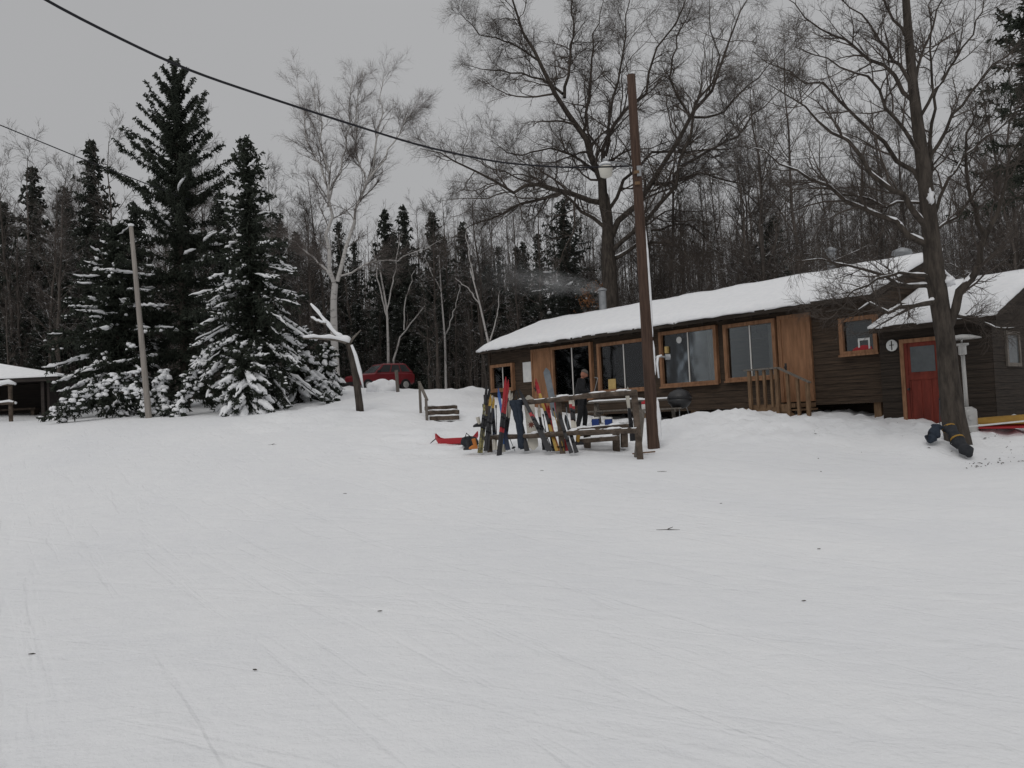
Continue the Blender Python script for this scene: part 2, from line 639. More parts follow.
# ------------------------------------------------------------------ the snowfield
xs = spaced(-700, 700, [(-120, 60), (-40, 8), (-14, .8), (-3, .3), (0, .2), (13, .15), (30, .8), (120, 8), (700, 60)])
ys = spaced(-500, 900, [(-60, 60), (-4, 8), (3, .5), (9, .15), (15, .3), (26, .15), (33, .25), (56, .5), (120, 6), (900, 60)])
GX, GY = np.meshgrid(xs, ys)
Z = terr(GX, GY)
Z += np.array([lump(a, b) for a, b in zip(GX.ravel(), GY.ravel())])
nx, ny = len(xs), len(ys)
ii = (np.arange(ny - 1) * nx)[:, None] + np.arange(nx - 1)[None]
quads = np.stack([ii, ii + 1, ii + 1 + nx, ii + nx], -1).reshape(-1, 4)
ground = np_object('ground', np.stack([GX.ravel(), GY.ravel(), Z], 1), [quads], ['snowfield'], smooth=True)
tag(ground, 'snow covered slope rising gently to the lodge and the wood', kind='structure')

# ------------------------------------------------------------------ lodge frame
LX = Vector((.634, -.773, -.010)).normalized()
LY = Vector((.773, .634, 0)).normalized()
LZ = LX.cross(LY).normalized()
LY = LZ.cross(LX).normalized()
LO = Vector((-.93, 35.9, 1.93))
LM = Matrix((LX, LY, LZ)).transposed().to_4x4()
LM.translation = LO
LI = LM.inverted()


def wl(px, py, y=0.0):
    """place on the lodge's front (local x, z) seen at this place of the photograph"""
    o = LI @ CO
    d = LI.to_3x3() @ ray(px, py)
    t = (y - o.y) / d.y
    q = o + d * t
    return q.x, q.z


def rect(x0, x1, y0, y1, y=-.06):
    xm, ym = (x0 + x1) / 2, (y0 + y1) / 2
    return wl(x0, ym, y)[0], wl(x1, ym, y)[0], wl(xm, y1, y)[1], wl(xm, y0, y)[1]


def snow_sheet(x0, x1, y0, z0, y1, z1, T, seed, round_=.28, hang=.05, nu=None):
    """snow lying on a roof slope from the eave (y0,z0) to the ridge (y1,z1)"""
    mb = MB()
    nu = nu or int((x1 - x0) / .22)
    nv = 16
    top, bot = [], []
    for i in range(nu + 1):
        for j in range(nv + 1):
            u, v = i / nu, j / nv
            x = x0 + (x1 - x0) * u
            v2 = v
            y = y0 + (y1 - y0) * v2
            z = z0 + (z1 - z0) * v2
            n1 = noise.noise(Vector((x * .9, y * .9, seed)))
            n2 = noise.noise(Vector((x * 3, y * 3, seed + 9)))
            e = min((x - x0), (x1 - x), math.hypot(y - y0, z - z0) + .0) / round_
            e = max(0.0, min(1.0, e))
            t = T * (.35 + .65 * math.sqrt(1 - (1 - e) ** 2)) * (1 + .22 * n1 + .08 * n2)
            dx = 0.0
            if j == 0:
                y += .09 * n2 + .08 * n1 - hang
                z -= .03 + .09 * max(0, n2) + .05 * max(0, n1)
            if i in (0, nu):
                dx = .06 * noise.noise(Vector((y * 2, i, seed)))
            top.append((x + dx, y, z + t))
            bot.append((x + dx, y, z + .004))
    N = nv + 1
    fs = []
    o = len(top)
    for i in range(nu):
        for j in range(nv):
            a = i * N + j
            fs.append((a, a + N, a + N + 1, a + 1))
            fs.append((o + a, o + a + 1, o + a + N + 1, o + a + N))
    for i in range(nu):
        a = i * N
        fs.append((a, o + a, o + a + N, a + N))
        a = i * N + nv
        fs.append((a, a + N, o + a + N, o + a))
    for j in range(nv):
        a = j
        fs.append((a, a + 1, o + a + 1, o + a))
        a = nu * N + j
        fs.append((a, o + a, o + a + 1, a + 1))
    mb.add(top + bot, fs)
    return mb


def boards(mb, x0, x1, y, z0, z1, h=.19, holes=()):
    """lapped horizontal boards on a wall facing -y"""
    z = z0
    i = 0
    while z < z1 - .02:
        zt = min(z1, z + h)
        lean = .022
        vs = [(x0, y, z), (x1, y, z), (x1, y - lean, z), (x0, y - lean, z), (x0, y, zt), (x1, y, zt), (x1, y - .006, zt), (x0, y - .006, zt)]
        mb.add(vs, [(0, 1, 2, 3), (4, 7, 6, 5), (3, 2, 6, 7), (0, 3, 7, 4), (1, 5, 6, 2), (0, 4, 5, 1)])
        z = zt
        i += 1


def window(root, x0, x1, z0, z1, y=0.0, fw=.11, mull=1, trim='trim', glass='clear_glass', mc='whiteplastic', label=None):
    f = MB()
    yo = y - .13
    f.box(x0, x0 + fw, yo, y + .012, z0, z1)
    f.box(x1 - fw, x1, yo, y + .012, z0, z1)
    f.box(x0 + fw, x1 - fw, yo + .004, y + .012, z1 - fw, z1)
    f.box(x0 + fw, x1 - fw, yo + .004, y + .012, z0, z0 + fw)
    f.box(x0 - .03, x1 + .03, yo - .03, yo - .002, z0 - .035, z0 + .02)
    w = f.build('window', trim, root)
    if label:
        w['label'] = label
    g = MB()
    g.box(x0 + fw, x1 - fw, y - .030, y - .024, z0 + fw, z1 - fw)
    g.build('pane', glass, w)
    for i in range(mull):
        xm = x0 + (x1 - x0) * (i + 1) / (mull + 1)
        m = MB()
        m.box(xm - .018, xm + .018, y - .052, y - .032, z0 + fw, z1 - fw)
        m.build('mullion', mc, w)
    return w


def door(root, x0, x1, z0, z1, y=0.0, leaf='doorwood', trim='trim', label=None, fw=.11, handle_right=False):
    d = MB()
    d.box(x0 + fw, x1 - fw, y - .05, y + .01, z0, z1 - fw)
    o = d.build('door', leaf, root)
    if label:
        o['label'] = label
    f = MB()
    f.box(x0, x0 + fw, y - .08, y + .01, z0, z1)
    f.box(x1 - fw, x1, y - .08, y + .01, z0, z1)
    f.box(x0 + fw, x1 - fw, y - .076, y + .01, z1 - fw, z1)
    f.build('door_frame', trim, o)
    h = MB()
    hx = x1 - fw - .09 if handle_right else x0 + fw + .09
    h.tube([(hx, y - .05, z0 + 1.02), (hx, y - .1, z0 + 1.02)], .022, 8)
    h.tube([(hx, y - .1, z0 + 1.02), (hx + .02, y - .125, z0 + 1.02)], .032, 8)
    h.box(hx - .035, hx + .035, y - .056, y - .051, z0 + .9, z0 + 1.14)
    h.build('handle', 'blackmetal', o)
    return o


# ------------------------------------------------------------------ lodge
XL, XR = 0.0, wl(880, 360, 0)[0]
DEP = 6.0
lodge = thing('ski_lodge', 'long low brown timber lodge with thick snow on its roof and orange framed windows', 'lodge')
lodge.matrix_world = LM
ZE, YE, ZR, YR = 2.66, -.48, 3.86, 3.0     # eave and ridge of the roof's underside
ZW = 2.68
FW = .11
OPEN = dict(small=rect(491.5, 514, 364, 391), tall=rect(552.5, 593, 344.5, 400), wide=rect(598.5, 651, 340.5, 391.5),
            sticker=rect(660.5, 718, 328.5, 385.5), porch=rect(725, 777, 321.5, 380), square=rect(840, 878, 316.3, 354.5))
HOLES = [(a[0] + .06, a[1] - .06, a[2] + .06, a[3] - .06) for a in OPEN.values()]
HOLES.sort()


def solid_spans(z0, z1):
    """stretches of the front wall left between the openings, for one course"""
    cuts = [(h[0], h[1]) for h in HOLES if min(z1, h[3]) - max(z0, h[2]) > .5 * (z1 - z0)]
    x, out = XL, []
    for a, b in cuts:
        out.append((x, a))
        x = b
    out.append((x, XR))
    return out


w = MB()
zc = -.12
while zc < ZW - .02:
    zt = min(ZW, zc + .19)
    for (a, b) in solid_spans(zc, zt):
        w.box(a, b, .021, .10, zc, zt)
        boards(w, a, b, .02, zc, zt)
    zc = zt
w.box(XL, XR, DEP - .1, DEP, -.12, ZW)
w.box(XL, XL + .1, .101, DEP - .1, -.12, ZW)
w.box(XR - .1, XR, .101, DEP - .1, -.12, ZW)
w.box(XL + .1, XR - .1, .101, DEP - .1, -.12, -.02)
w.box(XL + .1, XR - .1, .101, DEP - .1, ZW - .06, ZW)
zg = ZR - .06
w.add([(XL, .02, ZW), (XL, DEP, ZW), (XL, YR, zg)], [(0, 1, 2)])
for k in range(7):   # boards of the right gable
    z0, z1 = ZW + k * .17, ZW + k * .17 + .165
    if z0 >= zg - .05:
        break
    q0 = .02 + (z0 - ZW) / (zg - ZW) * (YR - .02)
    q1 = .02 + (min(z1, zg) - ZW) / (zg - ZW) * (YR - .02)
    w.add([(XR + .02, q0, z0), (XR + .02, 2 * YR - q0, z0), (XR + .006, 2 * YR - q1, z1), (XR + .006, q1, z1)], [(0, 1, 2, 3)])
w.add([(XR, .02, ZW), (XR, DEP, ZW), (XR, YR, zg)], [(0, 2, 1)])
for k in range(15):
    w.box(XR, XR + .02, .02, DEP, -.12 + k * .19, -.12 + k * .19 + .182)
w.box(XL - .03, XL + .1, -.03, .018, -.12, ZW - .01)
w.build('wall', 'siding', lodge)
rf = MB()
X0, X1 = XL - .12, XR + .06
th = .10
sl = (ZR - ZE) / (YR - YE)
for s_ in (0, 1):
    ya, yb = (YE, YR) if s_ == 0 else (2 * YR - YE, YR)
    rf.add([(X0, ya, ZE), (X1, ya, ZE), (X1, yb, ZR), (X0, yb, ZR), (X0, ya, ZE + th), (X1, ya, ZE + th), (X1, yb, ZR + th), (X0, yb, ZR + th)],
           [(0, 1, 2, 3), (4, 7, 6, 5), (0, 4, 5, 1), (1, 5, 6, 2), (0, 3, 7, 4)])
roof = rf.build('roof', 'roofing', lodge)
fa = MB()
fa.box(X0, X1, YE - .025, YE - .002, ZE - .04, ZE + th - .01)
fa.build('fascia', 'siding_dark', lodge)
ba = MB()
ba.beam((X1 + .012, YE, ZE + .02), (X1 + .012, YR, ZR + .02), .02, .2)
ba.beam((X1 + .012, 2 * YR - YE, ZE + .02), (X1 + .012, YR, ZR + .02), .02, .2)
ba.build('bargeboard', 'siding_dark', lodge)
rt = MB()
for k in range(29):
    x = X0 + .3 + k * .6
    rt.beam((x, YE + .01, ZE - .05), (x, .0, ZE - .05 + sl * .46), .05, .1)
rt.build('rafter_tails', 'siding_dark', lodge)
sm = snow_sheet(X0 - .05, X1 + .06, YE, ZE + th, YR + .05, ZR + th + .02, .21, 3)
sm2 = snow_sheet(X0 - .05, X1 + .06, 2 * YR - YE, ZE + th, YR + .0501, ZR + th + .02, .21, 3.0)
sm.add(sm2.v, sm2.f)
so = sm.build('snow_cover', 'snow', roof, smooth=True)
# openings, read off the photograph
a = OPEN['small']
window(lodge, *a, fw=.12, mull=1, label='small orange framed window at the far left end of the lodge')
a = rect(522.5, 531.5, 362, 382)
nb = MB()
nb.box(a[0], a[1], -.035, .0, a[2], a[3])
nb.build('notice_board', 'paper', lodge)
DZ = 2.3
a = rect(532, 552, 348.5, 414)
door(lodge, a[0], a[1] - .03, .0, a[3], label='plain orange wood door left of the tall window', fw=.09)
a = OPEN['tall']
w2 = window(lodge, *a, label='tall sliding window behind the man')
a = OPEN['wide']
wa = window(lodge, *a, label='wide picture window with a yellow notice in its corner')
nt_ = MB()
q = rect(608, 615.5, 379, 390)
nt_.box(q[0], q[1], -.044, -.039, q[2], q[3])
nt_.build('notice', 'yellowpaper', wa)
a = OPEN['sticker']
wb = window(lodge, *a, label='picture window with a round white sticker')
q = wl(679, 340, -.04)
st = MB()
st.tube([(q[0], -.039, q[1]), (q[0], -.044, q[1])], .11, 20)
st.build('sticker', 'paper', wb)
a = OPEN['porch']
wc = window(lodge, *a, label='picture window beside the porch steps')
a = rect(779, 812, 314, 399)
door(lodge, a[0], a[1], .0, a[3], label='orange wood door above the porch steps')
a = OPEN['square']
wr = window(lodge, *a, mull=0, label='small square window near the red door')
q = rect(858, 870, 338, 349, -.045)
st = MB()
st.box(q[0], q[0] + .05, -.044, -.038, q[2], q[3])
st.box(q[1] - .05, q[1], -.044, -.038, q[2], q[3])
st.box(q[0] + .05, q[1] - .05, -.0445, -.038, q[3] - .06, q[3])
st.build('sign', 'paper', wr)
st = MB()
st.blob(((q[0] + q[1]) / 2 - .06, -.035, q[2] - .02), (.3, .012, .12), seed=2)
st.build('cushion', 'red_ski', wr)
# lamp boxes under the eave beside the windows
for (px, py) in ((668, 349.5),):
    q = wl(px, py)
    l = MB()
    l.box(q[0] - .06, q[0] + .06, -.12, .0, q[1] - .13, q[1] + .10)
    l.build('wall_lamp', 'yellowpaper', lodge, bevel=.02)
# what one sees through the panes
mat('curtain', (.22, .20, .18), .95, (.32, .30, .27), 3, (6, 6, .4))


def inside(name, label, cat, x, y, z):
    t = thing(name, label, cat)
    t.matrix_world = LM @ Matrix.Translation((x, y, z))
    return t


for (key, f_, lab) in (('tall', .15, 'pale curtain hanging inside the tall window behind the man'), ('sticker', .86, 'pale curtain hanging inside the window with the round sticker'), ('porch', .90, 'pale curtain inside the window beside the porch'), ('small', .78, 'pale curtain inside the small left window')):
    a = OPEN[key]
    x = a[0] + (a[1] - a[0]) * f_
    t = inside('curtain', lab, 'curtain', x, .32, 0)
    m_ = MB()
    wd_ = .34 if key != 'small' else .14
    for i in range(14):
        xa = -wd_ + 2 * wd_ * i / 14
        xb = -wd_ + 2 * wd_ * (i + 1) / 14
        ya, yb = .04 * math.sin(i * 1.9), .04 * math.sin((i + 1) * 1.9)
        m_.add([(xa, ya, a[2] - .05), (xb, yb, a[2] - .05), (xb, yb, a[3] - .02), (xa, ya, a[3] - .02), (xa, ya + .01, a[2] - .05), (xb, yb + .01, a[2] - .05), (xb, yb + .01, a[3] - .02), (xa, ya + .01, a[3] - .02)], [(0, 1, 2, 3), (7, 6, 5, 4), (0, 3, 7, 4), (1, 5, 6, 2)])
    m_.build('cloth', 'curtain', t)
for (px, lab) in ((645, 'dark pendant lamp inside behind the wide picture window by the pole'), (672, 'dark pendant lamp inside behind the window with the round sticker'), (757, 'dark pendant lamp inside behind the window beside the porch')):
    x, z = wl(px, 345 if px < 700 else 335, .9)
    t = inside('pendant_lamp', lab, 'lamp', x, .9, z)
    m_ = MB()
    m_.tube([(0, 0, .08), (0, 0, ZW - .07 - z)], .012, 6)
    m_.build('cord', 'rubber', t)
    m_ = MB()
    m_.lathe([(.23, -.10), (.20, -.02), (.10, .07), (.03, .10)], 16)
    m_.build('shade', 'blackmetal', t, smooth=True)
for (px, lab) in ((622, 'long wooden table inside the lodge behind the wide picture window'), (690, 'long wooden table inside the lodge behind the window with the sticker'), (750, 'long wooden table inside the lodge behind the porch window')):
    x, z = wl(px, 380, 1.6)
    t = inside('dining_table', lab, 'table', x, 1.6, -.02)
    m_ = MB()
    m_.box(-.85, .85, -.38, .38, .70, .75)
    m_.build('tabletop', 'deckwood', t)
    for (sx, sy) in ((-1, -1), (1, -1), (1, 1), (-1, 1)):
        m_ = MB()
        m_.box(sx * .75 - .035, sx * .75 + .035, sy * .3 - .035, sy * .3 + .035, 0, .70)
        m_.build('leg', 'deckwood', t)
# under the floor
fp = MB()
for k in range(9):
    p_ = MB()
    x = .2 + k * (XR - .4) / 8
    p_.box(x - .1, x + .1, .1, .3, -1.1, -.12)
    p_.build('foundation_post', 'deckwood', lodge)
fp.box(XL, XR, .9, 1.0, -1.2, -.125)  # panel added set back behind the posts, to keep the open crawl space dark
fp.build('crawlspace_dark_panel', 'siding_dark', lodge)
# flues


def flue(px, ybase, ytop, w_px, yl, cap=True):
    x, zt = wl(px, ytop, yl)
    zb = ZR + th - .1
    D = (LM @ Vector((x, yl, zt))).y
    r = w_px / 2 * D / F
    o = MB()
    o.tube([(x, yl, zb - .3), (x, yl, zt - .1)], r, 14)
    ch = o.build('chimney', 'galv', lodge, smooth=False)
    c = MB()
    c.lathe([(r * .8, zt - .1), (r * 1.3, zt - .06), (r * 1.25, zt - .01), (r * .3, zt + .06)], 14, (x, yl, 0))
    c.build('chimney_cap', 'galv', ch)
    return LM @ Vector((x, yl, zt))


flue_top = flue(602, 305, 289, 7.5, 3.3)
flue(830.5, 270, 249, 8.5, 3.4)
q = wl(915, 252, 3.5)
v = MB()
v.lathe([(.16, q[1] - .5), (.16, q[1] - .05), (.30, q[1]), (.27, q[1] + .12), (.05, q[1] + .2)], 14, (q[0] - .4, 3.5, 0))
v.build('vent_cap', 'galv', lodge, smooth=True)

# ------------------------------------------------------------------ the extension with the red door
ext = thing('lodge_extension', 'low dark wood extension with a red door and snow on its roof', 'building')
ext.matrix_world = LM
EY = -.25
ex0 = max(XR + .03, wl(880, 360, EY)[0])
ex1 = wl(993, 370, EY)[0]
EZ = wl(874, 331, EY - .35)[1]
EB = -1.3
ED = 5.0
ERY = EY + ED / 2
ERZ = EZ + (ERY - EY + .35) * .40
w = MB()
w.box(ex0, ex1, EY + .02, EY + ED, EB, EZ + .1)
boards(w, ex0, ex1, EY + .02, EB, EZ + .1, .17)
w.add([(ex1, EY + .02, EZ + .1), (ex1, EY + ED, EZ + .1), (ex1, ERY, ERZ - .06)], [(0, 1, 2)])
k = 0
while EB + k * .17 < ERZ - .2:
    z0 = EB + k * .17
    y0_, y1_ = EY + .02, EY + ED
    if z0 > EZ:
        f_ = (z0 + .165 - EZ) / (ERZ - EZ)
        y0_, y1_ = EY + f_ * ED / 2, EY + ED - f_ * ED / 2
    w.box(ex1, ex1 + .02, y0_, y1_, z0, z0 + .163)
    k += 1
w.build('wall', 'siding_dark', ext)
rf = MB()
e0, e1 = min(ex0 - .05, wl(875, 331, EY - .35)[0]), ex1 + .25
for s_ in (0, 1):
    ya, yb = (EY - .35, ERY) if s_ == 0 else (EY + ED + .35, ERY)
    rf.add([(e0, ya, EZ), (e1, ya, EZ), (e1, yb, ERZ), (e0, yb, ERZ), (e0, ya, EZ + .09), (e1, ya, EZ + .09), (e1, yb, ERZ + .09), (e0, yb, ERZ + .09)],
           [(0, 1, 2, 3), (4, 7, 6, 5), (0, 4, 5, 1), (1, 5, 6, 2), (0, 3, 7, 4)])
er = rf.build('roof', 'roofing', ext)
ba = MB()
ba.beam((e1 + .012, EY - .36, EZ + .02), (e1 + .012, ERY, ERZ + .02), .02, .18)
ba.beam((e1 + .012, EY + ED + .36, EZ + .02), (e1 + .012, ERY, ERZ + .02), .02, .18)
ba.box(e0, e1, EY - .375, EY - .352, EZ - .07, EZ + .08)
ba.build('bargeboard', 'siding_dark', ext)
sm = snow_sheet(e0 - .02, e1 + .04, EY - .35, EZ + .09, ERY + .05, ERZ + .11, .17, 21)
sm2 = snow_sheet(e0 - .02, e1 + .04, EY + ED + .35, EZ + .09, ERY + .0501, ERZ + .11, .17, 21)
sm.add(sm2.v, sm2.f)
sm.build('snow_cover', 'snow', er, smooth=True)
# red door: panels and a window
a = rect(903, 948, 337.5, 427, EY)
dx0, dx1, dz0, dz1 = a
fw = .10
d = MB()
y = EY
d.box(dx0 + fw, dx1 - fw, y - .04, y + .0, dz0, dz1 - fw)
wd = dx1 - dx0 - 2 * fw
pz = dz0 + .1
ph = (dz1 - fw - dz0)
for k in range(3):
    a0 = dx0 + fw + wd * (.1 + k * .28)
    d.box(a0, a0 + wd * .04, y - .055, y - .041, dz0 + .15, dz0 + ph * .55)
d.box(dx0 + fw, dx1 - fw, y - .056, y - .042, dz0 + ph * .56, dz0 + ph * .62)
d.box(dx0 + fw, dx1 - fw, y - .056, y - .042, dz0, dz0 + .15)
d.box(dx0 + fw, dx0 + fw + wd * .09, y - .057, y - .043, dz0, dz1 - fw)
d.box(dx1 - fw - wd * .09, dx1 - fw, y - .057, y - .043, dz0, dz1 - fw)
rd = d.build('door', 'reddoor', ext)
rd['label'] = 'red panelled door with a square pane'
p_ = MB()
p_.box(dx0 + fw + wd * .17, dx0 + fw + wd * .83, y - .05, y - .0405, dz0 + ph * .65, dz0 + ph * .95)
p_.build('pane', 'glass_grey', rd)
f = MB()
f.box(dx0, dx0 + fw, y - .085, y + .01, dz0 - .1, dz1)
f.box(dx1 - fw, dx1, y - .085, y + .01, dz0 - .1, dz1)
f.box(dx0 + fw, dx1 - fw, y - .08, y + .01, dz1 - fw, dz1)
f.build('door_frame', 'trim', rd)
h = MB()
h.tube([(dx0 + fw + .08, y - .056, dz0 + .98), (dx0 + fw + .08, y - .12, dz0 + .98)], .03, 8)
h.build('handle', 'blackmetal', rd)
# gable window on the right end wall
GW = MB()
gy0, gy1, gz0, gz1 = EY + .75, EY + 1.6, .62, 1.5
xg = ex1 + .02
for (aa, bb, cc, dd) in ((gy0, gy0 + .09, gz0, gz1), (gy1 - .09, gy1, gz0, gz1), (gy0 + .09, gy1 - .09, gz1 - .09, gz1), (gy0 + .09, gy1 - .09, gz0, gz0 + .09)):
    GW.box(xg - .01, xg + .05, aa, bb, cc, dd)
gw = GW.build('window', 'greywood', ext)
GP = MB()
GP.box(xg + .01, xg + .02, gy0 + .09, gy1 - .09, gz0 + .09, gz1 - .09)
GP.build('pane', 'glass_grey', gw)
# round plaque on the wall left of the red door
q = wl(892, 345.5, EY - .03)
pl = thing('wall_plaque', 'round pale plaque with a cross on the wall left of the red door', 'plaque', LM @ Vector((q[0], EY - .005, q[1])))
pl.rotation_euler = LM.to_euler()
m_ = MB()
m_.tube([(0, -.018, 0), (0, -.045, 0)], .15, 24)
m_.build('disc', 'paper', pl)
m_ = MB()
m_.box(-.012, .012, -.052, -.046, -.12, .12)
m_.box(-.06, .06, -.051, -.0455, .0, .02)
m_.build('cross', 'siding_dark', pl)

# ------------------------------------------------------------------ porch steps
ps = thing('porch_steps', 'small wooden porch with balusters and steps up to the orange door', 'steps')
ps.matrix_world = LM
px0 = wl(752, 395, -1.1)[0]
px1 = wl(781, 395, -1.1)[0]
dx1_ = wl(812, 395, -.1)[0]
PY = -1.15
pf = MB()
pf.box(px0, dx1_ + .1, PY, -.1, -.16, -.04)
pf.box(px0 - .01, px1 + .3, PY - .03, PY - .002, -.26, -.06)
pf.build('platform', 'deckwood', ps)
xe = wl(811, 419, PY)[0]
nst = 3
zs = []
for k in range(nst):
    s_ = MB()
    xa = px1 + .18 + k * (xe - px1) / nst
    zt_ = -.2 - k * .21
    s_.box(xa, xa + .42, PY + .03, -.25, zt_ - .05, zt_)
    s_.build('step', 'deckwood', ps)
sg = MB()
for yy in (PY + .0, -.3):
    sg.beam((px1, yy + .02, -.2), (xe + .25, yy + .02, -.95), .04, .2)
sg.build('stringer', 'deckwood', ps)
ZRL = wl(765, 369, PY)[1]
ZRE = wl(811, 382.5, PY)[1]


def post(x, y, z0, z1, wpx=.09, nm='post'):
    b = MB()
    b.box(x - wpx / 2, x + wpx / 2, y - wpx / 2, y + wpx / 2, z0, z1)
    b.build(nm, 'deckwood', ps)


post(px0 + .04, PY - .08, -.5, ZRL - .03)
post(px1 - .02, PY - .08, -.55, ZRL - .03)
post(xe, PY - .08, -1.05, ZRE - .02)
for k in range(3):
    post(px0 + .04 + (px1 - px0) * (k + 1) / 4, PY - .06, -.12, ZRL - .03, .07, 'baluster')
for k in (1, 2):
    t_ = k / 3
    post(px1 + (xe - px1) * t_, PY - .06, -.3 - .4 * t_, ZRL + (ZRE - ZRL) * t_ - .03, .075, 'baluster')
b = MB()
b.beam((px0 - .12, PY - .08, ZRL), (px1 + .04, PY - .08, ZRL), .13, .04)
b.beam((px1 + .03, PY - .08, ZRL + .003), (xe + .08, PY - .08, ZRE), .13, .04)
b.build('handrail', 'greywood', ps)

# ------------------------------------------------------------------ utility pole, yard lamp, cables
PB = at(654, 452, 20.5)
PT = at(631, 75, 20.5)
base = Vector((PB.x, PB.y, gz(PB.x, PB.y)))
up_ = thing('utility_pole', 'tall brown leaning utility pole with snow stuck down one side, in front of the lodge', 'pole', base)


def onpole(t):
    return (PB + (PT - PB) * t)


b = MB()
pts = [onpole(-.05)] + [onpole(k / 12) for k in range(13)]
b.tube([p - base for p in pts], [.155] + [.15 - .045 * k / 12 for k in range(13)], 16)
b.build('pole', 'polewood', up_, smooth=True)
b = MB()
pts, rr = [], []


def strip(t0, t1, n=14, w=.06, seed=0):
    pts, rr = [], []
    for k in range(n + 1):
        t = t0 + (t1 - t0) * k / n
        r0 = .15 - .045 * t
        p = onpole(t) - base + Vector((r0 * .96, -r0 * .25, 0))
        pts.append(p)
        rr.append(max(.012, w * math.sin(math.pi * min(1, max(.02, k / n))) ** .4 * (1 + .5 * noise.noise(Vector((k * .7, seed, 0))))))
    b.tube(pts, rr, 7)


strip(.30, .58, 22, .04, 1)
strip(.02, .14, 10, .07, 2)
strip(.20, .29, 8, .035, 5)
b.build('snow_strip', 'snow', up_, smooth=True)
b = MB()
q0 = onpole((450 - 358) / 375) - base
b.tube([q0 + Vector((.13, -.02, 0)), q0 + Vector((.30, -.05, .02)), q0 + Vector((.42, -.05, .0))], .02, 8)
b.tube([q0 + Vector((.40, -.05, .0)), q0 + Vector((.52, -.05, .0))], .07, 10)
b.build('bracket', 'galv', up_)
b = MB()
b.tube([q0 + Vector((.32, -.06, .05)), q0 + Vector((.22, -.06, .02)), q0 + Vector((.19, -.07, -.15)), q0 + Vector((.21, -.07, -.5))], [.02, .035, .03, .02], 7)
b.build('bracket_snow', 'snow', up_, smooth=True)
lp = at(605.5, 166, 20.3) - base
b = MB()
tp = onpole(.745) - base
b.tube([tp, tp + (lp - tp) * .5 + Vector((0, 0, .12)), lp + Vector((0, 0, .1))], .022, 8)
b.box(tp.x - .02, tp.x + .08, tp.y - .16, tp.y - .1, tp.z - .2, tp.z + .05)
arm = b.build('lamp_arm', 'galv', up_)
b = MB()
b.lathe([(.05, .18), (.07, .14), (.07, .04), (.17, .0), (.17, -.02)], 16, lp)
b.build('lamp_housing', 'galv', up_, smooth=False)
b = MB()
b.lathe([(.165, -.021), (.175, -.06), (.14, -.25), (.08, -.28)], 16, lp)
b.build('lamp_lens', 'lampglass', up_, smooth=True)
b = MB()
b.blob(lp + Vector((0, 0, .045)), (.15, .15, .05), seed=4)
b.build('lamp_snow', 'snow', up_, smooth=True)
b = MB()
for (px, py) in ((637, 172), (638, 183)):
    p = at(px, py, 20.35) - base
    b.box(p.x - .07, p.x + .05, p.y - .02, p.y + .08, p.z - .035, p.z + .035)
b.build('clamp', 'deckwood', up_)


def cable(name, pts, r, label, cat='cable'):
    P = resample([tuple(at(*p)) for p in pts], 60)
    b = MB()
    b.tube([tuple(p) for p in P], r, 6)
    return tag(b.build(name, 'cable', smooth=True), label, cat)


cable('power_cable', [(-250, -190, 9), (42, 0, 11), (180, 68, 12.6), (300, 108, 14.4), (420, 146, 16.6), (500, 163, 18.2), (570, 168, 19.4), (632, 166, 20.5)], .020,
      'thick black power cable swooping from upper left to the utility pole')
cable('overhead_wire', [(-160, 60, 30), (0, 125, 33), (85, 160, 35), (160, 189, 37), (190, 200, 37.4)], .022, 'thin wire running into the dark spruce at the left')
cable('overhead_wire', [(634, 164, 20.5), (720, 163, 23), (800, 159, 25), (900, 152, 28), (1100, 135, 33)], .008, 'thin wire going right from the utility pole')

# left leaning pole
a, b_ = at(149, 420, 33), at(131, 226, 33)
lpole = thing('wooden_pole', 'pale bare leaning pole in front of the dark spruce', 'pole', (a.x, a.y, gz(a.x, a.y)))
m_ = MB()
m_.tube([a + (b_ - a) * t - lpole.location for t in (-.04, 0, .25, .5, .75, 1)], [.128, .124, .112, .10, .09, .08], 12)
m_.build('pole', 'palepole', lpole, smooth=True)
m_ = MB()
m_.blob(b_ - lpole.location + Vector((0, 0, .03)), (.12, .12, .07), seed=3)
m_.build('snow_cap', 'snow', lpole, smooth=True)

# ------------------------------------------------------------------ left shed
SD = 38.0
p0 = at(50, 418, SD)
sh = thing('open_shed', 'low dark open shed with snowy roof at the left edge', 'shed', (p0.x, p0.y, gz(p0.x - 2, p0.y) - .1), R(4))
W_ = 9.0
b = MB()
b.box(-W_, 0, 3.4, 3.5, 0, 1.75)
b.box(-.1, 0, .0, 3.4, 0, 1.75)
b.box(-W_, -W_ + .1, .0, 3.4, 0, 1.75)
b.build('wall', 'barnred', sh)
b = MB()
b.box(-W_ - .3, .55, -.35, -.1, 1.6, 1.75)
b.add([(-W_ - .3, -.35, 1.752), (.55, -.35, 1.752), (.55, 3.7, 1.752), (-W_ - .3, 3.7, 1.752), (-W_ - .3, 1.7, 2.5), (-3.2, 1.7, 2.5)], [(0, 1, 5, 4), (1, 2, 5), (2, 3, 4, 5), (0, 3, 2, 1)])
srf = b.build('roof', 'barnred', sh)
b = MB()
A0, A1, A2, A3, E0, E1 = [Vector(v) for v in ((-W_ - .35, -.42, 1.76), (.62, -.42, 1.76), (.62, 3.76, 1.76), (-W_ - .35, 3.76, 1.76), (-W_ - .35, 1.7, 2.51), (-3.2, 1.7, 2.51))]
T_ = Vector((0, 0, .2))
